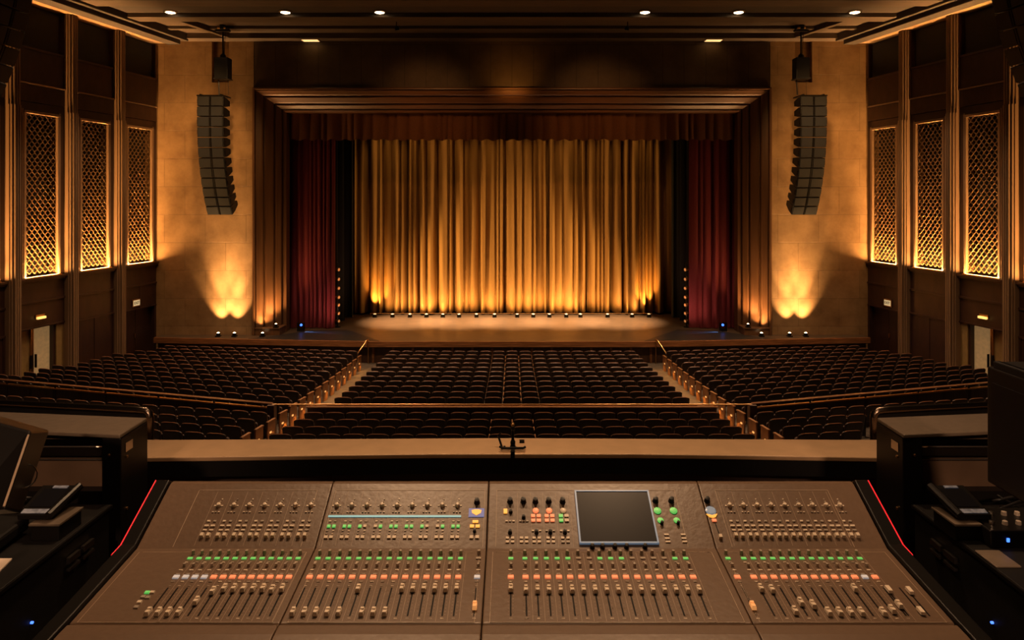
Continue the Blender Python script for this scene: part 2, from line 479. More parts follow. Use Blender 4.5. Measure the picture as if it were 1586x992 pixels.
# mitred stepped portal: profile = (inward fraction, depth behind YW)
prof = [(0, 0.3), (0, -0.16), (0.04, -0.20), (0.09, -0.20), (0.09, -0.02), (0.13, -0.02), (0.13, -0.10), (0.30, -0.02), (0.33, 0.02), (0.33, 0.24),
        (0.38, 0.26), (0.38, 0.14), (0.42, 0.12), (0.60, 0.26), (0.64, 0.30), (0.64, 0.52), (0.69, 0.54), (0.69, 0.42), (0.73, 0.40), (0.86, 0.54),
        (0.86, 0.78), (0.91, 0.80), (0.91, 0.68), (1.0, 0.74), (1.0, 1.25)]
for s in (-1, 1):
    mb = MB()
    lo, hi = [], []
    for e, d in prof:
        x = s*lerp(12.02, 10.72, e)
        lo.append((x, YW+d, ST)); hi.append((x, YW+d, lerp(5.09, 4.04, e)))
    if s < 0: mb.rings([lo, hi], closed=False)
    else: mb.rings([hi, lo], closed=False)
    struct(mb, 'trim_4' if s < 0 else 'trim_5', 'wood_portal')
    # pedestal at the foot of the fluted jamb
    mb = MB()
    a, b = sorted((s*12.0, s*10.75))
    mb.box(a, b, 32.86, 33.9, ST, ST+0.30); mb.box(a-0.03, b+0.03, 32.82, 33.9, ST+0.30, ST+0.35)
    struct(mb, 'trim_6' if s < 0 else 'trim_7', 'wood_portal', bevel=0.01)
mb = MB(); L, R = [], []
for e, d in prof:
    x = lerp(12.02, 10.72, e)
    L.append((-x, YW+d, lerp(5.09, 4.04, e))); R.append((x, YW+d, lerp(5.09, 4.04, e)))
mb.rings([L, R], closed=False)
struct(mb, 'trim_8', 'wood_header')
# stage house behind: side, back and top walls in black
mb = MB()
mb.box(-14, -13.8, 34, 40, ST, 9); mb.box(13.8, 14, 34, 40, ST, 9); mb.box(-14, 14, 40, 40.2, ST-0.3, 9); mb.box(-14, 14, 33.7, 40.2, 9, 9.2)
mb.box(-14, -12.02, 33.6, 33.8, ST, 9); mb.box(12.02, 14, 33.6, 33.8, ST, 9); mb.box(-14, 14, 33.95, 34.05, 4.3, 9)
struct(mb, 'wall_stage_house', 'curtain_black')

# ------------------------------------------------------------------ curtains
def pleats(length, amp, width, seed, minf=0.35, gap=0.0):
    """list of (t, depth) describing a random pleated section along a rail"""
    r = random.Random(seed)
    pts = []; t = 0
    while t < length:
        wd = width*r.uniform(0.45, 1.6); a = amp*r.uniform(minf, 1.0)
        n = 10
        sk = r.uniform(-0.25, 0.25)
        base = amp*0.25*math.sin(t*1.7+seed)
        for k in range(n):
            u = k/n
            uu = u+sk*math.sin(PI*u)*0.5
            pts.append((t+u*wd, base-a*math.sin(PI*uu)**0.65 if 0 < uu < 1 else base))
        t += wd
        if r.random() < gap:
            g = width*r.uniform(0.15, 0.5)
            pts += [(t, base), (t+0.01, base+amp*0.8), (t+g, base+amp*0.8), (t+g+0.01, base)]
            t += g+0.02
    pts = [(t, d) for t, d in pts if t < length]
    pts.append((length, 0))
    return pts
def curtain(p0, p1, z0, z1, amp, width, seed, rows=8, flare=0.25, scallop=0.0, minf=0.35, gap=0.0):
    p0 = Vector((p0[0], p0[1], 0)); p1 = Vector((p1[0], p1[1], 0))
    d = (p1-p0); Ln = d.length; d.normalize(); n = Vector((-d.y, d.x, 0))   # +n = away from audience for rails going +x
    pl = pleats(Ln, amp, width, seed, minf, gap)
    mb = MB(); mb.smooth = True
    rings = []
    for k in range(rows+1):
        u = k/rows
        ring = []
        for i, (t, dep) in enumerate(pl):
            sc = 1+flare*(1-u)-0.35*flare*u
            q = p0+d*(t+0.03*math.sin(u*2.5+t*3)*amp)+n*(dep*sc+amp*0.15*math.sin(t*5.3+u*3))
            z = lerp(z0, z1, u)
            if k == 0 and scallop: z += scallop*(0.5+0.5*math.sin(t*2*PI/0.62))*1.0
            ring.append((q.x, q.y, z))
        rings.append(ring)
    mb.rings(rings, closed=False)
    return mb
o = curtain((-9.3, 39.05), (9.3, 39.05), ST+0.10, 5.4, 0.42, 0.34, 3, rows=10, gap=0.45).build('backdrop_curtain', 'curtain_gold')
o.modifiers.new('solid', 'SOLIDIFY').thickness = 0.02
tag(o, 'gold pleated backdrop curtain across the rear of the stage, lit from its foot', 'curtain')
vt = thing('valance', (0, 34.2, 2.75), 'rust coloured gathered valance hanging under the portal head above the stage', 'valance')
part(curtain((-10.66, 34.22), (10.66, 34.22), 2.72, 4.5, 0.13, 0.46, 11, rows=5, flare=0.9, scallop=0.08, minf=0.4), 'pleated_cloth', 'valance', vt)
mb = MB(); mb.tube([(-10.7, 34.3, 4.4), (10.7, 34.3, 4.4)], 0.03)
part(mb, 'rail', 'black', vt)
for s in (-1, 1):
    a, b = (s*10.9, s*8.66)
    x0, x1 = min(a, b), max(a, b)
    o = curtain((x0, 34.78), (x1, 34.78), ST+0.03, 5.2, 0.24, 0.30, 21+s, rows=8).build('side_curtain', 'curtain_red')
    tag(o, 'dark red velvet curtain gathered at the %s side of the stage opening' % sd(s), 'curtain', 'red side curtains')
    for k, (yy, xi) in enumerate(((35.6, 8.75), (36.7, 8.65), (37.7, 8.45))):
        x0, x1 = sorted((s*11.2, s*xi))
        o = curtain((x0, yy), (x1, yy), ST+0.03, 5.4, 0.16, 0.33, 40+k+s, rows=5).build('masking_curtain', 'curtain_black')
        tag(o, 'black masking curtain on the %s of the stage, %s behind the red curtain' % (sd(s), ORD[k]), 'curtain', 'black masking curtains')

# stage lights -------------------------------------------------------
def floor_light(px, D, label, group, m='bulb', z=ST, r=0.07):
    x = (px-793)*D/F
    t = thing('stage_floor_light', (x, D, z), label, 'stage light', group)
    mb = MB(); mb.box(x-0.11, x+0.11, D-0.10, D+0.10, z, z+0.05)
    mb.lathe((x, D, z+0.05), [(r*1.25, 0), (r*1.35, 0.10), (r*1.15, 0.12)], 12)
    part(mb, 'housing', 'black', t)
    mb = MB(); mb.lathe((x, D, z+0.15), [(r, 0), (r*0.95, 0.02), (r*0.5, 0.045), (0, 0.05)], 12)
    part(mb, 'lens', m, t)
    return t
M['foot_bulb'] = mat('foot_bulb', (1, 0.8, 0.5), 0.4, emit=(1.0, 0.7, 0.4), estr=0.35)
for i, px in enumerate(FOOT_X):
    floor_light(px, 37.85, 'small black floor light at the foot of the gold backdrop, %s from its left end' % ORD[i], 'floor lights along the backdrop', 'foot_bulb', r=0.09)
mb = MB(); mb.tube([(-7.6, 38.1, ST+0.16), (7.5, 38.1, ST+0.16)], 0.015); mb.tube([(-7.6, 38.1, ST), (-7.6, 38.1, ST+0.16)], 0.015); mb.tube([(7.5, 38.1, ST), (7.5, 38.1, ST+0.16)], 0.015)
tag(mb.build('cable_rail', 'brass'), 'thin low rail running behind the floor lights of the backdrop', 'rail')
for s in (-1, 1):
    for k, px in enumerate((338, 363)):
        p = px if s < 0 else 1586-px
        floor_light(p, 32.6, 'glowing uplight on the stage edge by the %s stone wall, the %s one' % (sd(s), ('outer', 'inner')[k]), 'uplights below the stone walls')
    p = 793+s*11.45*F/32.6
    floor_light(p, 32.6, 'glowing uplight on the stage floor before the %s fluted jamb' % sd(s), 'uplights below the portal')
    p = 793+s*10.95*F/32.95
    floor_light(p, 32.95, 'glowing uplight on the ledge of the %s jamb pedestal' % sd(s), 'uplights below the portal', z=ST+0.35, r=0.055)
    # vertical boom of small lanterns at the curtain edge
    t = thing('lighting_boom', (s*8.58, 34.95, ST), 'black upright boom beside the %s red curtain carrying seven lanterns' % sd(s), 'stand', 'lighting booms')
    mb = MB(); mb.tube([(s*8.58, 34.95, ST), (s*8.58, 34.95, -3.2)], 0.03)
    part(mb, 'pole', 'black', t)
    mb = MB(); mb.lathe((s*8.58, 34.95, ST), [(0.14, 0), (0.14, 0.03), (0.05, 0.05)], 16)
    part(mb, 'base', 'black', t)
    for j, py in enumerate((418, 433, 447, 461, 473, 486, 498)):
        z = -(py-306)*34.7/F
        q = thing('boom_lantern', (s*8.56, 34.82, z), 'small stage lantern on the %s boom, %s from the top' % (sd(s), ORD[j]), 'stage light', 'lanterns on the %s boom' % sd(s))
        ax = Vector((-s*0.8, -0.5, -0.1))
        mb = MB(); mb.lathe(Vector((s*8.56, 34.84, z))-ax.normalized()*0.1, [(0.05, 0), (0.07, 0.03), (0.075, 0.16), (0.085, 0.2)], 10, ax)
        part(mb, 'body', 'brass', q)
        mb = MB(); mb.lathe(Vector((s*8.56, 34.84, z))+ax.normalized()*0.095, [(0.07, 0), (0.05, 0.012), (0, 0.015)], 10, ax)
        part(mb, 'lens', 'boom_glow', q)
        mb = MB(); mb.box(s*8.58-0.015, s*8.58+0.015, 34.82, 34.92, z+0.04, z+0.1)
        part(mb, 'clamp', 'black', q)
    # blue moving light
    x = s*10.1
    t = thing('moving_light', (x, 33.95, ST), 'black stage light with a blue beam near the %s portal jamb' % sd(s), 'stage light', 'blue stage lights')
    mb = MB(); mb.box(x-0.16, x+0.16, 33.85, 34.1, ST, ST+0.12); part(mb, 'base', 'black', t, bevel=0.01)
    mb = MB(); mb.box(x-0.17, x-0.13, 33.9, 34.05, ST+0.12, ST+0.4); mb.box(x+0.13, x+0.17, 33.9, 34.05, ST+0.12, ST+0.4); mb.box(x-0.17, x+0.17, 33.9, 34.05, ST+0.12, ST+0.15); part(mb, 'yoke', 'black', t)
    ax = Vector((-s*0.4, -0.9, 0.0)).normalized()
    mb = MB(); mb.lathe(Vector((x, 33.98, ST+0.3))-ax*0.1, [(0.06, 0), (0.11, 0.05), (0.11, 0.2)], 14, ax); part(mb, 'head', 'black', t)
    mb = MB(); mb.lathe(Vector((x, 33.98, ST+0.3))+ax*0.1, [(0.06, 0), (0.05, 0.01), (0, 0.012)], 14, ax); part(mb, 'lens', 'blue_lit', t)

# ------------------------------------------------------------------ side walls
class WF:
    """wall frame: s along the wall from the stage corner towards the camera, n into the room"""
    def __init__(self, side):
        self.side = side
        L = math.hypot(0.17, 1)
        self.t = Vector((side*0.17/L, -1/L, 0)); self.n = Vector((-side*1/L, -0.17/L, 0))
        self.o = Vector((side*16.5, 33.0, 0))
    def p(self, s, n, z):
        q = self.o+self.t*s+self.n*n
        return (q.x, q.y, z)
    def box(self, mb, s0, s1, n0, n1, z0, z1):
        b = [self.p(s0, n0, z0), self.p(s1, n0, z0), self.p(s1, n1, z0), self.p(s0, n1, z0)]
        t = [(x, y, z1) for x, y, z in b]
        if self.side < 0: b = b[::-1]; t = t[::-1]
        mb.prism(b, t)
    def poly(self, mb, pts, z0, z1):
        b = [self.p(s, n, z0) for s, n in pts]; t = [(x, y, z1) for x, y, z in b]
        if self.side < 0: b = b[::-1]; t = t[::-1]
        mb.prism(b, t)

GZ0, GZ1 = -2.89, 3.08     # grille height range
def lattice(wf, s0, s1, z0, z1, n=0.02):
    mb = MB()
    W = s1-s0; cells = 6; cw = W/cells; ch = 0.285; rows = round((z1-z0)/ch); ch = (z1-z0)/rows
    r, dp = 0.012, 0.05
    for k in range(-1, cells*2+2):
        if k % 2 == 0 and False: continue
    # ogee strands: neighbouring wavy strands meet at their crests
    for k in range(cells+1):
        for ph in (0, 1):
            base = k*cw
            if ph == 1 and k == cells: pass
            rings = []
            steps = rows*6
            for q in range(steps+1):
                z = z0+(z1-z0)*q/steps
                a = (q/3)*PI
                off = (cw/2)*(0.5-0.5*math.cos(a))*(1 if ph == 0 else -1)
                # sharpen crests a little for the pointed ogee look
                c = base+off
                c = min(max(c, 0), W)
                ring = [(c-r, n), (c+r, n), (c+r, n+dp), (c-r, n+dp)]
                pts = [wf.p(s0+a_, b_, z) for a_, b_ in ring]
                if wf.side < 0: pts = pts[::-1]
                rings.append(pts)
            mb.rings(rings)
    return mb

def text_on(txt, size, loc, rot, m, parent, name='lettering'):
    cu = bpy.data.curves.new(name, 'FONT')
    cu.body = txt; cu.size = size; cu.align_x = 'CENTER'; cu.align_y = 'CENTER'; cu.extrude = 0.004
    o = bpy.data.objects.new(name, cu)
    C.objects.link(o)
    me = bpy.data.meshes.new_from_object(o)
    bpy.data.objects.remove(o)
    me.materials.append(M[m])
    q = bpy.data.objects.new(name, me)
    C.objects.link(q)
    q.parent = parent
    w_ = WL[parent.name]
    q.location = (loc[0]-w_[0], loc[1]-w_[1], loc[2]+ZC-w_[2]); q.rotation_euler = rot
    return q

FLOORW = -7.6
tn = [20]
def trim(mb, m, **k):
    tn[0] += 1
    return struct(mb, 'trim_%d' % tn[0], m, **k)
where3 = ['nearest the camera', 'in the middle', 'nearest the stage']
for side in (-1, 1):
    wf = WF(side); sn = sd(side)
    wrot = math.atan2(wf.n.y, wf.n.x)+PI/2
    mb = MB(); wf.box(mb, -0.3, 33.5, -0.8, -0.35, FLOORW-0.6, 7.7)
    struct(mb, 'wall_%s' % sn, 'wallpanel')
    PN = [10.77, 8.11, 5.45, 2.79]
    for i, s0 in enumerate(PN):
        a, b = s0-0.5, s0           # a nearer the stage
        w_ = 0.5
        # lower fluted shaft
        fl = [(b, -0.4), (b, 0.17), (b-0.05, 0.17), (b-0.05, 0.24), (b-0.09, 0.24), (b-0.09, 0.20), (b-0.13, 0.20), (b-0.13, 0.30),
              (b-0.19, 0.30), (b-0.19, 0.265), (b-0.22, 0.265), (b-0.22, 0.30), (b-0.28, 0.30), (b-0.28, 0.265), (b-0.31, 0.265), (b-0.31, 0.30),
              (b-0.37, 0.30), (b-0.37, 0.20), (b-0.41, 0.20), (b-0.41, 0.24), (b-0.45, 0.24), (b-0.45, 0.17), (a, 0.17), (a, -0.4)]
        fl = fl[::-1]
        mb = MB(); wf.poly(mb, fl, FLOORW, 3.30)
        up = [(s, n if n < 0 else n-0.035) for s, n in fl]
        wf.poly(mb, up, 3.30, 7.15)
        trim(mb, 'pilaster')
    bays = [(10.27, 8.11), (7.61, 5.45), (4.95, 2.79), (2.29, 0.05)]
    for i, (b, a) in enumerate(bays):
        g0, g1 = a+0.36, b-0.36     # grille opening
        bi = i-1
        # surround boards: jambs, head and sill
        mb = MB()
        wf.box(mb, a, g0-0.10, -0.36, 0.0, GZ0-0.1, 3.5); wf.box(mb, g1+0.10, b, -0.36, 0.0, GZ0-0.1, 3.5)
        wf.box(mb, a, b, -0.36, 0.0, GZ1+0.10, 3.5)
        wf.box(mb, a, b, -0.36, 0.02, 3.52, 4.15)
        wf.box(mb, a, b, -0.36, -0.02, 4.23, 5.50)
        trim(mb, 'wallpanel', bevel=0.008)
        mb = MB()
        wf.box(mb, a+0.05, b-0.05, -0.36, -0.20, 5.50, 7.1)
        trim(mb, 'blackcloth')
        mb = MB()
        wf.box(mb, a, b, -0.02, 0.03, 5.44, 5.52)
        wf.box(mb, a, a+0.05, -0.36, -0.02, 5.5, 7.1); wf.box(mb, b-0.05, b, -0.36, -0.02, 5.5, 7.1)
        trim(mb, 'wallpanel')
        mb = MB(); wf.box(mb, a, b, -0.3, 0.07, 4.16, 4.21)
        trim(mb, 'pilaster')
        # sill
        mb = MB(); wf.box(mb, a, b, -0.36, 0.16, GZ0-0.16, GZ0-0.08); wf.box(mb, a, b, 0.0, 0.10, GZ0-0.24, GZ0-0.16)
        trim(mb, 'wood', bevel=0.01)
        # lower panelling
        dark = 'wallpanel'
        if bi in (-1, 1):   # closed panels
            mb = MB()
            wf.box(mb, a, b, -0.36, 0.0, FLOORW, GZ0-0.2)
            for z in (-3.92, -4.92): wf.box(mb, a, b, 0.0, 0.045, z-0.04, z+0.04)
            mid = (a+b)/2
            wf.box(mb, mid-0.03, mid+0.03, 0.0, 0.02, FLOORW, -4.92)
            wf.box(mb, a, a+0.08, 0.0, 0.03, FLOORW, -4.92); wf.box(mb, b-0.08, b, 0.0, 0.03, FLOORW, -4.92)
            trim(mb, dark, bevel=0.006)
        else:
            lint = -4.85 if bi == 0 else -5.0
            mb = MB()
            wf.box(mb, a, b, -0.36, 0.0, lint, GZ0-0.2)
            wf.box(mb, a, b, 0.0, 0.045, -3.90 if bi == 0 else -3.98, -3.82 if bi == 0 else -3.9)
            wf.box(mb, a, b, 0.0, 0.03, lint, lint+0.06)
            if bi == 2: wf.box(mb, (a+b)/2-0.02, (a+b)/2+0.02, 0, 0.02, lint, -3.95)
            trim(mb, dark, bevel=0.006)
            if bi == 2:
                d = thing('door_%d' % (1 if side < 0 else 2), wf.p((a+b)/2, -0.2, FLOORW), None, None)
                tag(d, kind='structure')
                mb = MB(); wf.box(mb, a+0.12, (a+b)/2-0.01, -0.3, -0.22, FLOORW, lint); wf.box(mb, (a+b)/2+0.01, b-0.12, -0.3, -0.22, FLOORW, lint)
                part(mb, 'door_leaf', 'wallpanel', d)
                mb = MB(); wf.box(mb, a, a+0.12, -0.36, 0.0, FLOORW, lint); wf.box(mb, b-0.12, b, -0.36, 0, FLOORW, lint)
                part(mb, 'door_frame', 'wallpanel', d)
                mb = MB(); wf.box(mb, (a+b)/2+0.06, (a+b)/2+0.10, -0.22, -0.16, -6.3, -6.1)
                part(mb, 'door_handle', 'brass', d)
            else:
                d = thing('door_%d' % (3 if side < 0 else 4), wf.p((a+b)/2, -0.2, FLOORW), None, None)
                tag(d, kind='structure')
                mb = MB()
                wf.box(mb, a, a+0.33, -0.36, -0.05, FLOORW, lint); wf.box(mb, b-0.1, b, -0.36, -0.05, FLOORW, lint)
                part(mb, 'door_frame', 'doorgold', d)
                mid = (a+b)/2+0.2
                mb = MB(); wf.box(mb, a+0.42, mid-0.06, -0.32, -0.27, FLOORW, lint-0.08)
                part(mb, 'door_glass', 'doorglass', d)
                mb = MB(); wf.box(mb, mid+0.06, b-0.1, -0.32, -0.27, FLOORW, lint-0.08)
                part(mb, 'door_glass', 'doorgold', d)
                mb = MB(); wf.box(mb, mid-0.06, mid-0.01, -0.33, -0.2, FLOORW, lint-0.03); wf.box(mb, mid+0.01, mid+0.06, -0.33, -0.2, FLOORW, lint-0.03)
                part(mb, 'door_stile', 'brass', d)
                for hs in (-0.12, 0.09):
                    mb = MB(); wf.box(mb, mid+hs, mid+hs+0.03, -0.2, -0.12, -6.35, -5.85)
                    part(mb, 'door_handle', 'black', d)
                mb = MB(); wf.box(mb, a+0.33, a+0.42, -0.34, -0.1, FLOORW, lint)
                part(mb, 'door_jamb', 'wallpanel', d)
                # amber picture light over the door
                q = thing('door_lamp', wf.p((a+b)/2+0.1, 0.05, -4.5), 'small amber lamp glowing on the dark panel above the %s glazed door' % sn, 'lamp', 'amber lamps over the side doors')
                c = (a+b)/2+0.1
                mb = MB(); wf.box(mb, c-0.2, c+0.2, 0.0, 0.05, -4.5, -4.36); part(mb, 'back_plate', 'brass', q)
                mb = MB(); wf.box(mb, c-0.18, c+0.18, 0.05, 0.13, -4.52, -4.44); part(mb, 'shade', 'amber_glow', q)
        if bi == 2:
            c = 1.45
            q = thing('exit_sign', wf.p(c, 0.03, -4.7), 'cream exit sign above the dark door in the %s wall by the stage' % sn, 'sign', 'exit signs')
            mb = MB(); wf.box(mb, c-0.24, c+0.24, 0.0, 0.06, -4.86, -4.52); part(mb, 'sign_frame', 'brass', q)
            mb = MB(); wf.box(mb, c-0.20, c+0.20, 0.06, 0.075, -4.81, -4.57); part(mb, 'sign_face', 'exit_glow', q)
            p = wf.p(c, 0.08, -4.69)
            text_on('EXIT', 0.17, p, (PI/2, 0, wrot), 'sign_dark', q)
        # grille
        wh = 'beyond the nearest pilaster' if bi < 0 else 'of the bay '+where3[bi]
        if bi == -1: lab = 'tall ogee lattice grille in the %s wall at the very edge of the picture' % sn
        else: lab = 'tall golden lattice grille in the %s wall, the one %s' % (sn, ('above the glazed door', 'between the other two', 'beside the stone wall')[bi])
        t = thing('lattice_grille', wf.p((g0+g1)/2, 0, GZ0), lab, 'grille', 'lattice grilles in the side walls')
        part(lattice(wf, g0, g1, GZ0+0.05, GZ1, -0.10), 'lattice', 'gold', t)
        mb = MB()
        wf.box(mb, g0-0.10, g0, -0.36, 0.05, GZ0-0.08, GZ1+0.1); wf.box(mb, g1, g1+0.10, -0.36, 0.05, GZ0-0.08, GZ1+0.1)
        wf.box(mb, g0-0.10, g1+0.10, -0.36, 0.07, GZ1, GZ1+0.10)
        wf.box(mb, g0-0.16, g0-0.10, 0.0, 0.03, GZ0-0.08, GZ1+0.16); wf.box(mb, g1+0.10, g1+0.16, 0.0, 0.03, GZ0-0.08, GZ1+0.16)
        part(mb, 'frame', 'pilaster', t, bevel=0.01)
        mb = MB(); wf.box(mb, g0, g1, -0.34, -0.30, GZ0, GZ1)
        part(mb, 'backing', 'blackcloth', t)
        # strip light on the sill
        q = thing('sill_light', wf.p((g0+g1)/2, 0.08, GZ0-0.08), 'glowing strip light on the %s wall sill %s' % (sn, ('at the edge of the picture', 'above the glazed door', 'of the middle grille', 'beside the stone wall')[i]), 'light', 'strip lights under the grilles')
        mb = MB(); wf.box(mb, g0-0.08, g1+0.08, 0.04, 0.05, GZ0-0.08, GZ0-0.035); wf.box(mb, g0-0.08, g1+0.08, 0.13, 0.15, GZ0-0.08, GZ0-0.035)
        wf.box(mb, g0-0.08, g1+0.08, 0.04, 0.15, GZ0-0.08, GZ0-0.07)
        part(mb, 'housing', 'brass', q)
        mb = MB(); wf.box(mb, g0-0.06, g1+0.06, 0.06, 0.12, GZ0-0.07, GZ0-0.055)
        part(mb, 'diffuser', 'bulb_soft', q)
        p = wf.p((g0+g1)/2, 0.095, GZ0-0.05)
        area('sill_strip_lamp', p, (PI, 0, math.atan2(wf.t.y, wf.t.x)), g1-g0+0.1, 0.05, P_SILL, WARM)
        area('sill_beam_lamp', p, (PI, 0, math.atan2(wf.t.y, wf.t.x)), g1-g0+0.1, 0.05, P_SILL_UP, WARM, 50)
    mb = MB(); wf.box(mb, 0, 33, 0.0, 0.04, FLOORW-0.3, FLOORW+0.5)
    # ceiling edge: warm soffit along the wall and a deep dark beam
    mb = MB(); wf.box(mb, -0.2, 33, -0.4, 0.75, 7.15, 7.25)
    trim(mb, 'soffit')
    mb = MB(); wf.box(mb, 0.2, 33, 0.75, 1.35, 7.02, 7.5)
    trim(mb, 'ceil_dark', bevel=0.02)
    mb = MB(); wf.box(mb, 0.2, 33, 1.55, 1.75, 7.15, 7.5)
    trim(mb, 'ceil_dark', bevel=0.02)

# ------------------------------------------------------------------ ceiling
mb = MB(); mb.box(-19, 19, -2.5, 33.6, 7.62, 7.8)
struct(mb, 'ceiling', 'ceil_dark')
def xw(D): return 16.5+0.17*(33-D)
def beam(y0, y1, z0, z1, m, inset=1.5):
    mb = MB()
    a, b = xw(y0)-inset, xw(y1)-inset
    mb.prism([(-a, y0, z0), (a, y0, z0), (b, y1, z0), (-b, y1, z0)], [(-a, y0, z1), (a, y0, z1), (b, y1, z1), (-b, y1, z1)])
    return trim(mb, m, bevel=0.015)
beam(32.35, 33.05, 7.25, 7.62, 'ceiling', 0.4)
beam(29.3, 32.35, 7.50, 7.62, 'ceiling')
beam(31.0, 31.25, 7.36, 7.50, 'ceiling')
beam(28.55, 29.3, 7.25, 7.62, 'ceiling')
beam(26.95, 28.55, 7.42, 7.62, 'ceil_dark')
beam(26.1, 26.95, 7.25, 7.62, 'ceiling')
beam(23.6, 26.1, 7.45, 7.62, 'ceil_dark')
beam(22.9, 23.6, 7.25, 7.62, 'ceiling')
beam(19.6, 20.3, 7.25, 7.62, 'ceiling')
beam(16.3, 17.0, 7.25, 7.62, 'ceiling')
for s in (-1, 1):
    mb = MB()
    x0 = s*14.0
    mb.hexa([(s*13.7, 29.3, 7.27), (s*13.95, 29.3, 7.27), (s*13.1, 32.3, 7.27), (s*12.85, 32.3, 7.27)],
            [(s*13.7, 29.3, 7.5), (s*13.95, 29.3, 7.5), (s*13.1, 32.3, 7.5), (s*12.85, 32.3, 7.5)])
    trim(mb, 'ceiling')
for i, (px, py) in enumerate(HOUSE):
    x = (px-793)*28.25/F
    q = thing('ceiling_downlight', (x, 28.25, 7.42), 'round glowing downlight in the dark ceiling, %s from the left' % ORD[i], 'ceiling light', 'round ceiling downlights')
    mb = MB(); mb.lathe((x, 28.25, 7.42), [(0.16, 0), (0.27, 0), (0.27, -0.05), (0.22, -0.07), (0.16, -0.06)], 20)
    part(mb, 'rim', 'chrome', q)
    mb = MB(); mb.lathe((x, 28.25, 7.42), [(0.19, -0.01), (0.19, -0.065), (0.1, -0.10), (0, -0.11)], 20)
    part(mb, 'lens', 'bulb', q)
for s in (-1, 1):
    x = s*312*32.7/F
    q = thing('recessed_light', (x, 32.7, 7.25), 'glowing square panel light recessed over the %s end of the header wall' % sd(s), 'ceiling light', 'square recessed lights')
    mb = MB(); mb.box(x-0.42, x+0.42, 32.45, 32.95, 7.225, 7.25); part(mb, 'frame', 'brass', q)
    mb = MB(); mb.box(x-0.36, x+0.36, 32.5, 32.9, 7.215, 7.225); part(mb, 'diffuser', 'bulb_soft', q)
for s in (-1, 1):
    x = s*179*30.3/F
    q = thing('ceiling_fixture', (x, 30.3, 7.5), 'small dark spotlight hanging from the ceiling coffer, the %s one' % sd(s), 'spotlight', 'small ceiling spotlights')
    mb = MB(); mb.tube([(x, 30.3, 7.5), (x, 30.3, 7.33)], 0.02); part(mb, 'stem', 'black', q)
    mb = MB(); mb.lathe((x, 30.3, 7.33), [(0.03, 0), (0.09, -0.04), (0.10, -0.18), (0.08, -0.2)], 12, (0.2*s, -0.2, 1)); part(mb, 'head', 'black', q)

# ------------------------------------------------------------------ hanging loudspeakers
def line_array(loc, label, n=12, rotz=0, scale=1.0, mirror=1, group='line arrays'):
    """loc: top front centre; local x across, y back, z down the hang"""
    t = thing('line_array', loc, label, 'loudspeaker', group, rotz)
    w, h, d = 1.12*scale, 0.437*scale, 0.75*scale
    y, z = 0.0, 0.0
    for i in range(n):
        a = math.radians(lerp(-2, 29, (i/(n-1))**1.3))
        ca, sa = math.cos(a), math.sin(a)
        # front face runs down by (sin a back)
        def P(x, yy, zz):   # yy behind the face, zz below the top of this cabinet
            return (x, y+yy*ca+zz*sa, z-zz*ca+yy*sa*1.0)
        mb = MB()
        f, g = 0.012*scale, 0.055*scale
        prof_ = [(0, f), (0.62*w*0.9, f+g), (d, f+g*1.7), (d, h-g*1.7), (0.62*w*0.9, h-g), (0, h-f)]
        prof_ = [(0, f), (d*0.45, f+g*0.3), (d, f+g*1.9), (d, h-g*1.9), (d*0.45, h-g*0.3), (0, h-f)]
        mb.prism([P(-w/2, yy, zz) for yy, zz in prof_], [P(w/2, yy, zz) for yy, zz in prof_])
        b = part(mb, 'cabinet', 'speaker', t, world=False, bevel=0.008)
        # mesh front in two angled halves with a central horn slot
        mb = MB()
        for sx in (-1, 1):
            x0, x1 = (0.05*w, 0.47*w)
            q = [(sx*x0, -0.004), (sx*x1, -0.004), (sx*x1, -0.03*scale), (sx*x0, -0.018*scale)]
            if sx < 0: q = q[::-1]
            mb.prism([P(a_, b_, h*0.93) for a_, b_ in q], [P(a_, b_, h*0.07) for a_, b_ in q])
        KIDS.setdefault(b.name, []).append(mb.build('mesh_front', 'grille_cloth', b, world=False))
        mb = MB()
        q = [(-0.035*w, 0), (0.035*w, 0), (0.02*w, -0.02*scale), (-0.02*w, -0.02*scale)]
        mb.prism([P(a_, b_, h*0.96) for a_, b_ in q], [P(a_, b_, h*0.04) for a_, b_ in q])
        KIDS.setdefault(b.name, []).append(mb.build('horn_slot', 'black', b, world=False))
        mb = MB()
        for sx in (-1, 1):
            mb.box(sx*w*0.5-0.012, sx*w*0.5+0.012, 0, 0, 0, 0) if False else None
            mb.prism([P(sx*(w*0.5+0.012)-0.01, yy, zz) for yy, zz in ((0.04, h*0.3), (0.12, h*0.3), (0.12, h*0.7), (0.04, h*0.7))],
                     [P(sx*(w*0.5+0.012)+0.01, yy, zz) for yy, zz in ((0.04, h*0.3), (0.12, h*0.3), (0.12, h*0.7), (0.04, h*0.7))])
        KIDS.setdefault(b.name, []).append(mb.build('rigging_plate', 'chrome' if False else 'black', b, world=False))
        y += h*sa*1.02; z -= h*ca*1.02
    mb = MB()
    mb.box(-w*0.52, w*0.52, -0.02, d*1.05, 0.0, 0.05*scale)
    mb.box(-w*0.42, -w*0.36, 0, d, 0.05*scale, 0.09*scale); mb.box(w*0.36, w*0.42, 0, d, 0.05*scale, 0.09*scale)
    part(mb, 'rigging_frame', 'black', t, world=False)
    return t
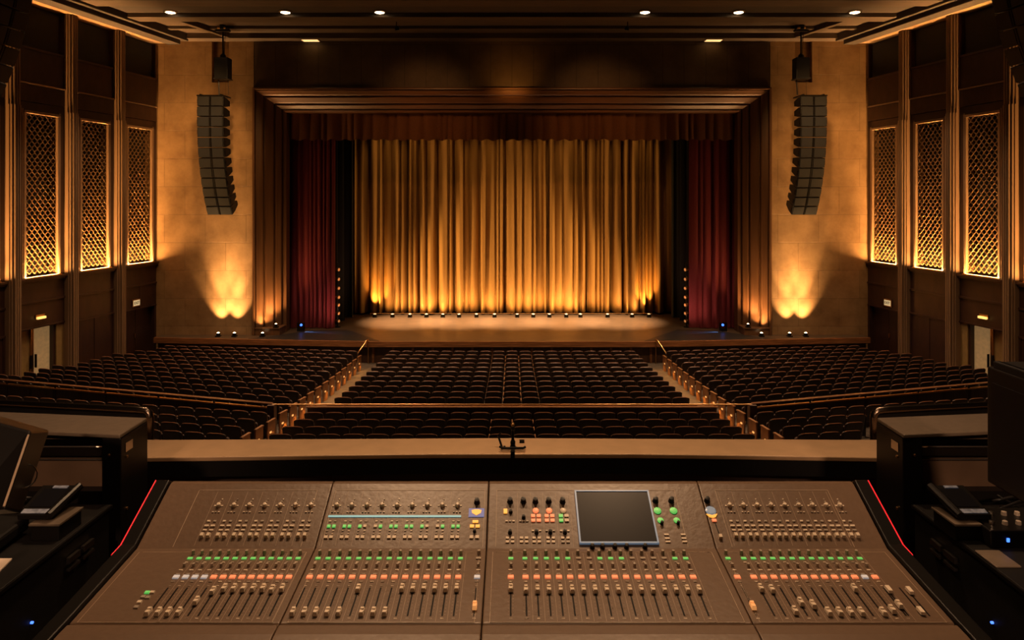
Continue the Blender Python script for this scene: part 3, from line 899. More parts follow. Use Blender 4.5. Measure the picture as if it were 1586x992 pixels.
for s in (-1, 1):
    D = 30.6
    xt = s*467.5*D/F
    top = PX(0, 147, D)[2]
    line_array((xt, D, top-0.05), 'curved black loudspeaker column hanging before the %s stone wall' % sd(s))
    # chain hoist above
    hx = s*452*D/F
    t = thing('chain_hoist', (hx, D+0.3, top+0.05), 'black hoist box and chain holding the %s loudspeaker column' % sd(s), 'hoist', 'chain hoists')
    zb = PX(0, 121, D)[2]; zt = PX(0, 88, D)[2]
    mb = MB(); mb.box(hx-0.30, hx+0.30, D+0.05, D+0.55, zb, zt); mb.box(hx-0.33, hx+0.33, D+0.02, D+0.58, zb-0.03, zb+0.03); part(mb, 'motor_box', 'speaker', t, bevel=0.03)
    mb = MB(); mb.tube([(hx-s*0.0, D+0.3, zt), (hx, D+0.3, 7.2)], 0.035); mb.tube([(hx+0.05, D+0.3, zt), (hx+0.09, D+0.3, 7.2)], 0.015)
    part(mb, 'chain', 'black', t)
    mb = MB(); mb.tube([(hx-0.2, D+0.3, zb), (hx-0.16, D+0.3, top+0.04)], 0.03); mb.tube([(hx+0.22, D+0.3, zb), (hx+0.24, D+0.3, top+0.04)], 0.01)
    part(mb, 'hook_cable', 'black', t)
    mb = MB(); mb.lathe((hx, D+0.3, zt), [(0.14, 0), (0.12, 0.12), (0.05, 0.2)], 10)
    part(mb, 'shackle', 'black', t)
    # ceiling clamp
    t2 = thing('beam_clamp', (hx, D+0.25, 7.28), 'dark clamp on the ceiling beam above the %s hoist chain' % sd(s), 'clamp', 'ceiling beam clamps')
    mb = MB(); mb.box(hx-0.3, hx+0.3, D+0.2, D+0.4, 7.22, 7.30); mb.box(hx-0.08, hx+0.08, D+0.15, D+0.45, 7.3, 7.5)
    part(mb, 'bracket', 'black', t2, bevel=0.01)
    mb = MB(); mb.tube([(hx-0.2, D+0.2, 7.36), (hx+0.15, D+0.2, 7.36)], 0.05); part(mb, 'bolt', 'brass', t2)
    # nearer side array in the corner of the view
    line_array((s*11.05, 16.0, 7.2), 'near black loudspeaker column at the %s edge of the view beside the ceiling' % sd(s), n=13, rotz=s*-PI/2, scale=0.95, group='near line arrays')

# ------------------------------------------------------------------ seats
seat_loc = []
def make_seat():
    t = bpy.data.objects.new('theatre_seat', None); C.objects.link(t)
    WL[t.name] = (0, 0, 0)
    W = 0.245
    def outline(w, h0, h1, r=0.07):
        pts = [(-w+0.02, h0), (w-0.02, h0), (w, h0+0.04)]
        for k in range(5):
            a = k/4*PI/2; pts.append((w-r+r*math.cos(a), h1-r+r*math.sin(a)*0.8))
        for k in range(5):
            a = PI/2+k/4*PI/2; pts.append((-w+r+r*math.cos(a), h1-r+r*math.sin(a)*0.8))
        pts.append((-w, h0+0.04))
        return pts
    def bent(w, h0, h1, yoff, sc=1.0):
        out = []
        for x, z in outline(w, h0, h1):
            y = -0.02-(z-0.4)*0.22+yoff + (x/0.25)**2*0.03
            out.append((x*sc, y, z))
        return out
    mb = MB(); mb.smooth = False
    mb.rings([bent(W-0.012, 0.412, 0.868, -0.030), bent(W, 0.40, 0.88, -0.02), bent(W, 0.40, 0.88, 0.015)])
    part(mb, 'backrest', 'seatback', t, world=False)
    mb = MB()
    mb.rings([bent(W-0.01, 0.43, 0.87, 0.015), bent(W-0.03, 0.45, 0.85, 0.05)])
    part(mb, 'back_cushion', 'seatpad', t, world=False)
    mb = MB()
    # top edge of the shell, its lighter colour paints the warm rim light
    pts = []
    for k in range(9):
        u = k/8; x = lerp(-0.235, 0.235, u)
        z = 0.878-0.055*abs(2*u-1)**5
        pts.append((x, -0.02-(z-0.4)*0.22-0.004+(x/0.25)**2*0.03, z))
    mb.tube(pts, 0.013, 6)
    part(mb, 'top_trim', 'seatrim', t, world=False)
    mb = MB()
    o2 = [(x, z) for x, z in outline(0.225, 0.36, 0.74, 0.06)]
    mb.rings([[(x, 0.05, z) for x, z in o2], [(x, 0.09, z) for x, z in o2], [(x*0.93, 0.125, z) for x, z in o2]])
    part(mb, 'seat', 'seatpad', t, world=False)
    mb = MB(); mb.box(-0.285, -0.255, -0.12, 0.20, 0.565, 0.60)
    part(mb, 'armrest', 'seatwood', t, world=False, bevel=0.008)
    mb = MB()
    mb.hexa([(-0.28, -0.08, 0.0), (-0.26, -0.08, 0.0), (-0.26, 0.14, 0.0), (-0.28, 0.14, 0.0)],
            [(-0.28, -0.10, 0.565), (-0.26, -0.10, 0.565), (-0.26, 0.16, 0.565), (-0.28, 0.16, 0.565)])
    mb.box(-0.29, -0.25, -0.10, 0.16, 0, 0.02)
    part(mb, 'standard', 'seatmetal', t, world=False)
    return t
proto = make_seat()
def end_panel(t, sx):
    """decorative row-end panel with a small aisle lamp, sx = side of the seat it closes"""
    mb = MB()
    x0, x1 = sorted((sx*0.262, sx*0.300))
    mb.prism([(x0, y, z) for y, z in ((-0.13, 0), (0.17, 0), (0.23, 0.35), (0.22, 0.60), (-0.13, 0.60), (-0.15, 0.35))][::-1],
             [(x1, y, z) for y, z in ((-0.13, 0), (0.17, 0), (0.23, 0.35), (0.22, 0.60), (-0.13, 0.60), (-0.15, 0.35))][::-1])
    mb.box(sx*0.28-0.035, sx*0.28+0.035, -0.15, 0.24, 0.60, 0.63)
    return mb
END = {}
for sx in (-1, 1):
    mb = end_panel(None, sx)
    me = bpy.data.meshes.new('end_panel')
    me.from_pydata(mb.v, [], mb.f); me.materials.append(M['seatwood']); END[sx] = me
    mb = MB(); a, b = sorted((sx*0.300, sx*0.312)); mb.box(a, b, -0.05, 0.03, 0.30, 0.345)
    me = bpy.data.meshes.new('aisle_light')
    me.from_pydata(mb.v, [], mb.f); me.materials.append(M['aisle_bulb']); END[(sx, 'l')] = me

ROWS = [29.7-0.9*i for i in range(12)]+[18.8, 17.9, 17.0, 16.1, 15.2]
cand = []   # (distance, loc, rot, label, group, end)
def rowname(i):
    if i <= 11: return '%s row beyond the cross rail' % ORD[11-i]
    return '%s row this side of the rail' % ORD[i-12]
def vis(x, D, z):
    px = 793+x*F/D; py = 306-z*F/D
    if px < -12 or px > 1598: return False
    if px < 222: return py < 624
    if px > 1330+12 and px > 1340: return py < 626
    return py < 679
for i, Dc in enumerate(ROWS):
    zt = ztop(Dc)
    if i < 16:
        n = 19 if i < 12 else 20
        half = 5.18 if i < 12 else 5.5
        sp = 2*half/n
        for k in range(n):
            x = -half+sp*(k+0.5)
            cand.append(((x, Dc, zt), 0.0, 'theatre seat, centre block, %s, %s from its left aisle' % (rowname(i), ORD[k]),
                         'centre seats', -1 if k == 0 else (1 if k == n-1 else 0), i, vis(x, Dc, zt)))
    kk = kslope(Dc); ang = math.atan(kk); ca = math.cos(ang)
    for s in (-1, 1):
        k = 0
        e = 0.28
        while True:
            x = 6.4+e; D = Dc+kk*e
            lim = xw(D)-(1.75 if i < 3 else 1.35)
            if x > lim: break
            if i >= 12 and e < 0.2: pass
            cand.append(((s*x, D, zt), s*ang, 'theatre seat, %s block, %s, %s from the aisle' % (sd(s), rowname(i), ORD[k]),
                         '%s block seats' % sd(s), (-s if k == 0 else 0), i, vis(s*x, D, zt)))
            e += 0.545*ca; k += 1
            if k > 22: break
visible = [c for c in cand if c[6]]
visible.sort(key=lambda c: (c[0][0]**2*0.3+c[0][1]**2))
near, far = visible[:298], visible[298:]
print('seats', len(cand), 'visible', len(visible))
first = True
def place(t, c):
    (x, D, z), rz, lab, grp, end, i, v = c
    t.location = (x, D, z-SEAT_H+ZC); t.rotation_euler = (0, 0, rz)
    tag(t, lab, 'seat', grp)
    if end:
        p = bpy.data.objects.new('end_panel', END[end]); C.objects.link(p); p.parent = t
        l = bpy.data.objects.new('aisle_light', END[(end, 'l')]); C.objects.link(l); l.parent = p
for c in near:
    t = proto if first else copy_tree(proto)
    first = False
    c = list(c); place(t, c)
# end panels were added after copying, so the prototype's own never spreads
def rotp(p, a, o):
    ca, sa = math.cos(a), math.sin(a)
    return (p[0]*ca-p[1]*sa+o[0], p[0]*sa+p[1]*ca+o[1], p[2]+o[2])
mass = MB(); mats = ['seatback', 'seatpad', 'seatrim', 'seatwood', 'seatmetal', 'aisle_bulb']
parts = [(list(tuple(v.co) for v in ch.data.vertices), [tuple(p.vertices) for p in ch.data.polygons], mats.index(ch.data.materials[0].name)) for ch in KIDS[proto.name]]
def mesh_tuple(me, mi): return (list(tuple(v.co) for v in me.vertices), [tuple(p.vertices) for p in me.polygons], mi)
for c in far:
    (x, D, z), rz = c[0], c[1]
    ps = list(parts)
    if c[4]: ps += [mesh_tuple(END[c[4]], 3), mesh_tuple(END[(c[4], 'l')], 5)]
    for v_, f_, mi in ps:
        mass.mi = mi
        mass.quadmesh([rotp(p, rz, (x, D, z-SEAT_H)) for p in v_], f_)
o = mass.build('theatre_seats', mats)
tag(o, 'remaining rows of dark folding theatre seats further towards the stage', 'seats', kind='stuff')

# aisle lamps' light on the carpet, one small source per third row end
for s in (-1, 1):
    for i in range(0, 16):
        Dc = ROWS[i]
        spot('aisle_light_spot', (s*6.30, Dc+0.05, ztop(Dc)-SEAT_H+0.36), (s*5.9, Dc+0.1, ztop(Dc)-SEAT_H-0.2), 14, 140, AMBER, 0.5, 0.04)

# ------------------------------------------------------------------ cross partition with rail
def zf(x, D): return floor_z(x, D)
PD = 19.32; PZ = -5.66
def part_pt(x):
    e = max(0, abs(x)-6.4); return PD*(1-0.01414*e)+0.55*e
cp = thing('partition', (0, PD, -6.6), 'dark wooden partition crossing the centre block under the brass rail', 'partition', 'seating partitions')
mb = MB(); mb.box(-5.55, 5.55, PD-0.03, PD+0.03, -6.62, -5.72); part(mb, 'panel', 'wood', cp)
mb = MB()
for k in range(12):
    x = -5.5+k; mb.box(x-0.03, x+0.03, PD-0.05, PD-0.03, -6.6, -5.72)
part(mb, 'batten', 'wood', cp)
mb = MB(); mb.box(-5.6, 5.6, PD-0.06, PD+0.06, -5.72, -5.69); part(mb, 'cap', 'seatwood', cp, bevel=0.01)
cr = thing('handrail', (0, PD, -5.65), 'thin polished rail spanning the centre block and both aisles', 'rail')
mb = MB(); mb.tube([(-6.55, PD, -5.64), (6.55, PD, -5.64)], 0.022); part(mb, 'bar', 'brass', cr)
for x in (-5.5, -2.75, 0, 2.75, 5.5):
    mb = MB(); mb.tube([(x, PD, -5.72), (x, PD, -5.64)], 0.012); part(mb, 'bracket', 'brass', cr)
for s in (-1, 1):
    xs = [6.53+0.9*k for k in range(13)]
    xs = [x for x in xs if x < 17.3]
    t = thing('partition', (s*6.53, PD, -6.6), 'curving dark wood partition with polished caps behind the %s block' % sd(s), 'partition', 'seating partitions')
    mb = MB()
    def run(mb, o0, o1, z0, z1):
        rings = []
        for x in xs:
            D = part_pt(x)
            ring = [(s*x, D+o0, z0), (s*x, D+o1, z0), (s*x, D+o1, z1), (s*x, D+o0, z1)]
            rings.append(ring if s > 0 else ring[::-1])
        mb.rings(rings)
    run(mb, -0.03, 0.03, -6.7, -5.74); part(mb, 'panel', 'wood', t)
    mb = MB(); run(mb, -0.07, 0.07, -5.64, -5.61); part(mb, 'cap', 'railwood', t)
    mb = MB(); run(mb, -0.05, 0.05, -5.76, -5.73); part(mb, 'lower_rail', 'brass', t)
    mb = MB()
    for x in xs[::2]:
        D = part_pt(x); mb.box(s*x-0.02, s*x+0.02, D-0.02, D+0.02, -5.75, -5.62)
    part(mb, 'baluster', 'seatmetal', t)
    mb = MB()
    for x in xs[1:]:
        D = part_pt(x); mb.box(s*x-0.04, s*x+0.04, D-0.05, D-0.03, -6.65, -5.76)
    part(mb, 'batten', 'wood', t)
    mb = MB(); mb.box(s*6.53-0.10, s*6.53+0.10, PD-0.12, PD+0.1, -6.55, -5.63); part(mb, 'end_post', 'wood', t, bevel=0.012)
# rails from the stage edge down into the aisles
for s in (-1, 1):
    t = thing('stair_rail', (s*6.1, 30.6, -7.35), 'sloping brass handrail from stage edge into the %s aisle' % sd(s), 'rail', 'aisle handrails')
    mb = MB(); mb.tube([(s*6.35, 31.35, ST+0.10), (s*6.4, 31.2, ST+0.08), (s*6.62, 30.75, ST-0.28), (s*6.7, 30.45, ST-0.42), (s*6.78, 30.2, ST-0.72)], 0.035); part(mb, 'bar', 'brass', t)
    mb = MB(); mb.tube([(s*6.35, 31.36, -7.35), (s*6.35, 31.36, ST+0.1)], 0.02); part(mb, 'post', 'brass', t)
    mb = MB(); mb.tube([(s*6.78, 30.2, -7.32), (s*6.78, 30.2, ST-0.72)], 0.02); part(mb, 'post', 'brass', t)

# ------------------------------------------------------------------ booth: balcony front, ledge, floor
mb = MB(); mb.box(-6, 6, -2, 3.3, -2.3, -2.1)
struct(mb, 'floor_booth', 'carpet')
mb = MB(); mb.box(-6, 6, -2.15, -2.0, -2.3, 4.2)
struct(mb, 'wall_back', 'backwall')
mb = MB(); mb.box(-6, 6, 3.30, 3.42, -2.6, -1.19)
struct(mb, 'wall_balcony_front', 'balcony')
def ledge_pt(px, py, z): D = -z*F/(py-306); return ((px-793)*D/F, D)
LZ = -1.15
mb = MB()
fr = [(-3.2, 3.12), (-1.63, 3.135), (-0.8, 3.165), (-0.35, 3.18), (0.55, 3.18), (1.0, 3.165), (1.63, 3.135), (3.2, 3.12)]
bk = [(3.2, 3.38), (1.63, 3.37), (0, 3.395), (-1.63, 3.37), (-3.2, 3.38)]
q = fr+bk
mb.prism([(x, y, LZ-0.02) for x, y in q], [(x, y, LZ) for x, y in q])
lt = thing('balcony_ledge', (0, 3.25, LZ-0.02), 'long brown ledge topping the balcony front behind the mixing console', 'ledge')
part(mb, 'ledge_top', 'ledge', lt, bevel=0.004)
mb = MB()
q2 = [(x, y+0.004) for x, y in fr]+[(x, y+0.04) for x, y in fr[::-1]]
mb.prism([(x, y, LZ-0.09) for x, y in q2], [(x, y, LZ-0.021) for x, y in q2])
part(mb, 'ledge_front', 'blackmatte', lt)
# clamp on the ledge
cl = thing('clamp', (0.005, 3.28, LZ), 'small black clamp with upright post and lever fixed at the middle of ledge', 'clamp')
mb = MB()
mb.prism([(-0.055, 3.20, LZ), (0.057, 3.20, LZ), (0.062, 3.21, LZ), (0.062, 3.345, LZ), (-0.055, 3.345, LZ), (-0.06, 3.21, LZ)],
         [(-0.055, 3.20, LZ+0.004), (0.057, 3.20, LZ+0.004), (0.062, 3.21, LZ+0.004), (0.062, 3.345, LZ+0.004), (-0.055, 3.345, LZ+0.004), (-0.06, 3.21, LZ+0.004)])
part(mb, 'plate', 'ledge', cl)
mb = MB(); mb.tube([(-0.055, 3.225, LZ+0.018), (-0.045, 3.215, LZ+0.014), (0.05, 3.215, LZ+0.014), (0.06, 3.225, LZ+0.016)], 0.006); mb.box(-0.006, 0.012, 3.155, 3.176, LZ-0.05, LZ+0.012); mb.box(-0.006, 0.012, 3.155, 3.235, LZ+0.005, LZ+0.012)
part(mb, 'crossbar', 'black', cl)
mb = MB(); mb.lathe((0.004, 3.24, LZ), [(0.014, 0), (0.014, 0.012), (0.011, 0.02), (0.012, 0.035), (0.007, 0.045), (0.006, 0.085), (0.009, 0.09), (0.009, 0.1), (0.004, 0.105)], 12)
part(mb, 'post', 'black', cl)
mb = MB(); mb.lathe((0.004, 3.24, LZ+0.105), [(0.005, 0), (0.009, 0.006), (0.009, 0.012), (0.004, 0.018)], 12)
part(mb, 'knob', 'brass', cl)
mb = MB(); mb.tube([(-0.046, 3.25, LZ+0.006), (-0.064, 3.28, LZ+0.05), (-0.050, 3.28, LZ+0.062)], 0.005)
part(mb, 'lever', 'black', cl)
for x, y in ((-0.045, 3.23), (-0.035, 3.26), (0.03, 3.235), (0.048, 3.235), (0.018, 3.25)):
    mb = MB(); mb.lathe((x, y, LZ+0.004), [(0.005, 0), (0.005, 0.004), (0.002, 0.005)], 8); part(mb, 'screw', 'black', cl)
mb = MB(); mb.box(0.035, 0.058, 3.31, 3.33, LZ+0.004, LZ+0.014); part(mb, 'latch', 'black', cl)

# ------------------------------------------------------------------ mixing console
DB, DM, DF = 2.387, 2.173, 1.86
def z_low(D): return -1.075-0.094*(2.173-D)
def z_up(D): return -0.963-0.523*(2.387-D)
def D_low(py): return 1.2793/((py-306)/F+0.094)
def D_up(py): return 2.2114/((py-306)/F+0.523)
class Pl:
    def __init__(s, f, d0, d1):
        s.f = f; v = Vector((0, d1-d0, f(d1)-f(d0))).normalized(); s.u = v; s.n = Vector((0, -v.z, v.y))
    def p(s, x, D, a=0, b=0, h=0):
        return Vector((x+a, D, s.f(D)))+s.u*b+s.n*h
    def box(s, mb, x, D, w, l, h0, h1, tw=1.0):
        b = [s.p(x, D, a*w/2, c*l/2, h0) for a, c in ((-1, -1), (1, -1), (1, 1), (-1, 1))]
        t = [s.p(x, D, a*w/2*tw, c*l/2*tw, h1) for a, c in ((-1, -1), (1, -1), (1, 1), (-1, 1))]
        mb.hexa(b, t)
    def line(s, mb, x0, D0, x1, D1, w=0.0012, h=0.0006):
        A = s.p(x0, D0, 0, 0, 0.0002); B = s.p(x1, D1, 0, 0, 0.0002); d = (B-A).normalized(); e = d.cross(s.n)*w/2
        mb.hexa([A-e, A+e, B+e, B-e], [A-e+s.n*h, A+e+s.n*h, B+e+s.n*h, B-e+s.n*h])
LOW = Pl(z_low, 1.8, 2.1); UP = Pl(z_up, 2.2, 2.38)
con = thing('mixing_console', (0, 2.1, -2.1), 'wide brown digital audio mixing console with rows of faders in front of ledge', 'mixing console')
EX = [-1.15, -0.603, -0.078, 0.625, 1.15]
DFR = 1.845
z_fr = z_low(DFR)
mods = []
for k in range(4):
    a, b = EX[k]+0.0012, EX[k+1]-0.0012
    mb = MB()
    # cross-section with armrest roll at the front
    sec = [(DB+0.035, -1.15), (DB+0.035, -0.985), (DB+0.02, -0.962), (DB, -0.963), (DM, -1.075), (DFR, z_fr), (DFR-0.006, z_fr-0.006), (DFR-0.012, z_fr+0.002),
           (DFR-0.05, z_fr+0.001), (DFR-0.12, z_fr-0.008), (DFR-0.16, z_fr-0.03), (DFR-0.175, z_fr-0.07), (DFR-0.17, z_fr-0.12), (DFR-0.1, -1.25), (DM, -1.25)]
    mb.prism([(b, y, z) for y, z in sec], [(a, y, z) for y, z in sec])
    m = part(mb, 'console_module', 'console', con, bevel=0.003)
    mods.append(m)
def sub(mb, name, m, k, **kw):
    return mb.build(name, m, mods[k], **kw)
for s in (-1, 1):
    mb = MB()
    x0, x1 = sorted((s*1.151, s*1.196))
    sec = [(DB+0.04, -1.20), (DB+0.04, -0.975), (DB, -0.950), (DM, -1.062), (DFR, z_fr+0.012), (DFR-0.12, z_fr+0.002), (DFR-0.18, z_fr-0.05), (DFR-0.18, -1.2), (DM, -1.3)]
    mb.prism([(x1, y, z) for y, z in sec], [(x0, y, z) for y, z in sec])
    ck = part(mb, 'end_cheek', 'black', con, bevel=0.004)
    mb = MB()
    mb.tube([(s*1.197, DB-0.0, -0.952), (s*1.197, DM, -1.064), (s*1.197, DM-0.05, -1.070)], 0.0022, 6)
    mb.build('accent_line', 'red_line', ck)['label'] = 'red glowing edge line'
# stand
mb = MB()
for x in (-0.9, 0.9):
    mb.box(x-0.04, x+0.04, 1.9, 2.3, -2.1, -1.25)
mb.box(-0.9, 0.9, 2.08, 2.14, -1.5, -1.4)
part(mb, 'stand', 'black', con)

cnt = {'push': 0}
def channel(k, x, fade, lit, green, master=False):
    """one fader strip of module k; fade 0..1 = position from top"""
    for py, r, h in ((859, 0.0052, 0.013),):
        D = D_low(py); mb = MB(); p = LOW.p(x, D)
        mb.lathe(p, [(r*1.1, 0), (r, h*0.3), (r*0.85, h), (r*0.3, h)], 10, LOW.n); sub(mb, 'rotary_knob', 'key_grey', k, smooth=False)
    mb = MB(); LOW.box(mb, x, D_low(866), 0.0145, 0.0085, 0, 0.003); sub(mb, 'status_light', 'green_lit' if green else 'key_grey', k)
    D = D_low(878); mb = MB(); mb.lathe(LOW.p(x+0.001, D), [(0.0045, 0), (0.004, 0.010), (0.001, 0.010)], 8, LOW.n); sub(mb, 'trim_knob', 'key_grey', k)
    mb = MB(); LOW.box(mb, x, D_low(895), 0.0175, 0.0145, 0, 0.004, 0.9)
    sub(mb, 'channel_button', {'r': 'red_lit', 'w': 'white_lit', 'k': 'key_grey'}[lit], k)
    mb = MB()
    D = lerp(D_low(915), D_low(952), fade)
    LOW.box(mb, x, D, 0.0125, 0.026, 0.003, 0.011, 0.9)
    LOW.box(mb, x, D+0.0075, 0.0105, 0.008, 0.011, 0.014, 0.85); LOW.box(mb, x, D-0.0075, 0.0105, 0.008, 0.011, 0.014, 0.85)
    LOW.box(mb, x, D, 0.004, 0.01, 0, 0.004)
    sub(mb, 'fader_cap', 'orange_cap' if master == 'o' else 'key_pale', k)
M['orange_cap'] = mat('orange_cap', (0.7, 0.35, 0.15), 0.4, emit=(1.0, 0.4, 0.12), estr=0.5)
pushes = [[], [], [], []]
lines = [MB() for _ in range(4)]
slots = [MB() for _ in range(4)]
def strips(k, x0, sp, n, fades, lits, greens, master=None):
    xs = [x0+sp*i for i in range(n)]
    if master is not None: xs.append(master)
    for i, x in enumerate(xs):
        ms = master is not None and i == n
        channel(k, x, fades[i % len(fades)] if not ms else (0.75 if k in (1, 3) else 0.0), lits[i] if i < len(lits) else 'r', greens[i] if i < len(greens) else True, 'o' if ms and k in (1, 3) else False)
        LOW.line(slots[k], x, D_low(911), x, D_low(955), 0.0042, 0.0004)
        if not ms: LOW.line(lines[k], x+sp/2, D_low(857), x+sp/2, D_low(963), 0.0007, 0.0003)
        for py in (872, 884, 890):
            pushes[k].append((LOW, x+0.002*math.sin(i*9+py), D_low(py), 0.0085 if py < 880 else 0.012, 0.0038, 0.002))
        pushes[k].append((LOW, x, D_low(902), 0.010, 0.003, 0.002)); pushes[k].append((LOW, x, D_low(908), 0.008, 0.002, 0.001))
        pushes[k].append((LOW, x, D_low(958.5), 0.009, 0.0022, 0.0006))
        for q in range(9):
            D = lerp(D_low(914), D_low(953), q/8)
            for sx in (-1, 1): LOW.line(lines[k], x+sx*0.0045, D, x+sx*0.0085, D, 0.0006, 0.0003)
# module 1 .. 4
strips(0, -0.9615, 0.0269, 13, [1, 1, 1, 1, 0.55, 0.12, 0, 0, 0, 0, 0, 0.05, 0], 'wwwwrrrrrrrrr', [True]*13)
strips(1, -0.5795, 0.0304, 15, [1, 1, 1, 1, 1, 0.02, 1, 1, 1, 0, 0, 0, 0, 0, 0], 'r'*15+'w', [True]*15+[False], -0.0999)
strips(2, 0.0386, 0.032, 16, [0.06]*16, 'r'*16, [True, True, True, True, True, False, False, True, True, True, False, False, False, False, True, True], -0.0035)
strips(3, 0.692, 0.0289, 13, [0.0, 0.05, 0.95, 0.6, 0.7, 1, 1, 1, 1, 0, 1, 0.9, 0.7], 'rrrrrrrrrrrwr', [True]*13, 0.645)
# faders at odd places on the far right of module four
for x, f in ((1.045, 0.05), (1.083, 0.95), (1.10, 0.1)):
    mb = MB(); D = lerp(D_low(915), D_low(952), f); LOW.box(mb, x, D, 0.0125, 0.026, 0.003, 0.011, 0.9); LOW.box(mb, x, D, 0.004, 0.01, 0, 0.004); sub(mb, 'fader_cap', 'key_pale', 3)
    LOW.line(slots[3], x, D_low(911), x, D_low(955), 0.0042, 0.0004)
# upper banks
def upper_basic(k, xs):
    for i, x in enumerate(xs):
        D = D_up(774); pushes[k].append((UP, x+0.004, D, 0.004, 0.004, 0.002)); pushes[k].append((UP, x+0.002, D_up(779), 0.006, 0.004, 0.006))
        mb = MB(); mb.lathe(UP.p(x+0.001, D_up(784)), [(0.008, 0), (0.0075, 0.006), (0.005, 0.011), (0.002, 0.0115)], 10, UP.n); sub(mb, 'encoder_knob', 'key_pale', k)
        pushes[k].append((UP, x-0.011, D_up(784), 0.006, 0.005, 0.002)); pushes[k].append((UP, x+0.012, D_up(784), 0.006, 0.004, 0.002))
        for dx in (-0.009, 0, 0.010): pushes[k].append((UP, x+dx, D_up(794), 0.006, 0.003, 0.003))
        if k in (0, 3):
            for dx in (-0.010, 0.010):
                pushes[k].append((UP, x+dx, D_up(808), 0.010, 0.006, 0.003)); pushes[k].append((UP, x+dx, D_up(815.5), 0.015, 0.006, 0.004)); pushes[k].append((UP, x+dx, D_up(822), 0.013, 0.005, 0.003))
                mb = MB(); UP.box(mb, x+dx, D_up(831), 0.013, 0.014, 0, 0.011, 0.75); sub(mb, 'large_key', 'key_pale', k)
        UP.line(lines[k], x-0.0225, D_up(762), x-0.0225, D_up(846), 0.0007, 0.0003)
upper_basic(0, [-0.954+0.050*i for i in range(7)])
upper_basic(3, [0.706+0.0448*i for i in range(9)])
xs2 = [-0.57+0.049*i for i in range(9)]
upper_basic(1, xs2)
mb = MB(); UP.box(mb, (-0.602-0.157)/2+0.004, D_up(800.5), 0.425, 0.0065, 0, 0.002); sub(mb, 'display_strip', 'cyan_lit', 1)['label'] = 'pale blue lit strip'
for i, x in enumerate(xs2):
    for dx in (-0.008, 0.008):
        mb = MB(); UP.box(mb, x+dx, D_up(816), 0.011, 0.010, 0, 0.004, 0.85); sub(mb, 'bank_button', 'green_lit' if (i+int(dx > 0)) % 4 != 3 else 'key_pale', 1)
        pushes[1].append((UP, x+dx, D_up(833), 0.012, 0.010, 0.004)); pushes[1].append((UP, x+dx, D_up(808), 0.008, 0.004, 0.002))
        pushes[1].append((UP, x+dx*1.2, D_up(823), 0.007, 0.003, 0.002)); pushes[1].append((UP, x+dx*1.2, D_up(828), 0.006, 0.002, 0.002))
def knob(k, x, py, r, h, m='black', pl=UP, f=D_up, name='encoder_knob'):
    mb = MB(); mb.lathe(pl.p(x, f(py)), [(r*1.15, 0), (r, h*0.2), (r*0.85, h), (r*0.4, h*1.02)], 12, pl.n); o = sub(mb, name, m, k); return o
def ux(px, py): return (px-793)*D_up(py)/F
# module 2 right column
x = ux(738, 795)
knob(1, x, 779, 0.009, 0.016)
mb = MB(); UP.box(mb, x, D_up(795), 0.050, 0.032, 0, 0.002); ds = sub(mb, 'small_display', 'bluescreen', 1); ds['label'] = 'small blue display with a yellow crest'
mb = MB()
c = [(-0.016, 0.008), (-0.006, 0.011), (0.006, 0.011), (0.016, 0.008), (0.014, -0.002), (0, -0.011), (-0.014, -0.002)]
mb.prism([UP.p(x, D_up(795), a, b, 0.002) for a, b in c][::-1], [UP.p(x, D_up(795), a, b, 0.0035) for a, b in c][::-1])
sub(mb, 'crest_mark', 'orange_lit', 1)
mb = MB(); UP.box(mb, x-0.002, D_up(809), 0.018, 0.008, 0, 0.004); sub(mb, 'bank_button', 'orange_lit', 1)
for dx in (-0.012, 0.006): mb = MB(); UP.box(mb, x+dx, D_up(816), 0.013, 0.009, 0, 0.004); sub(mb, 'bank_button', 'orange_lit', 1)
for dx in (-0.012, 0.006): pushes[1].append((UP, x+dx, D_up(833), 0.012, 0.011, 0.004))
knob(1, x-0.003, 824, 0.005, 0.01)
# module 3 columns
for px, items in ((790, (('o', 795),)), (811, ()), (830, (('rr', 792), ('r', 803))), (851, (('rr', 792), ('r', 803))), (873, (('pp', 792), ('g', 803)))):
    x = ux(px, 800)
    knob(2, x, 778, 0.009, 0.016)
    UP.line(lines[2], x+0.024, D_up(764), x+0.024, D_up(848), 0.0007, 0.0003)
    for ty, py in items:
        if ty in ('rr', 'pp'):
            mb = MB(); mb.lathe(UP.p(x, D_up(py)), [(0.010, 0), (0.010, 0.003), (0.006, 0.0045), (0, 0.005)], 14, UP.n); sub(mb, 'round_button', 'red_lit' if ty == 'rr' else 'key_pale', 2)
        elif ty == 'o':
            mb = MB(); UP.box(mb, x-0.015, D_up(py-2), 0.012, 0.016, 0, 0.004); sub(mb, 'bank_button', 'orange_lit', 2); knob(2, x+0.002, py-1, 0.006, 0.01)
        else:
            for dx in (-0.009, 0.009):
                for dy in (-3, 4):
                    mb = MB(); UP.box(mb, x+dx, D_up(py+dy), 0.013, 0.010, 0, 0.004); sub(mb, 'bank_button', {'r': 'red_lit', 'g': 'green_lit'}[ty] if not (ty == 'g' and dx > 0) else 'key_pale', 2)
    for dx in (-0.011, 0.0, 0.011): pushes[2].append((UP, x+dx, D_up(808 if px < 820 else 823), 0.008, 0.005, 0.003))
    knob(2, x, 803 if px == 811 else 826, 0.006, 0.013)
    for dx in (-0.008, 0.008):
        for py in (834, 840): pushes[2].append((UP, x+dx, D_up(py), 0.011, 0.008, 0.003))
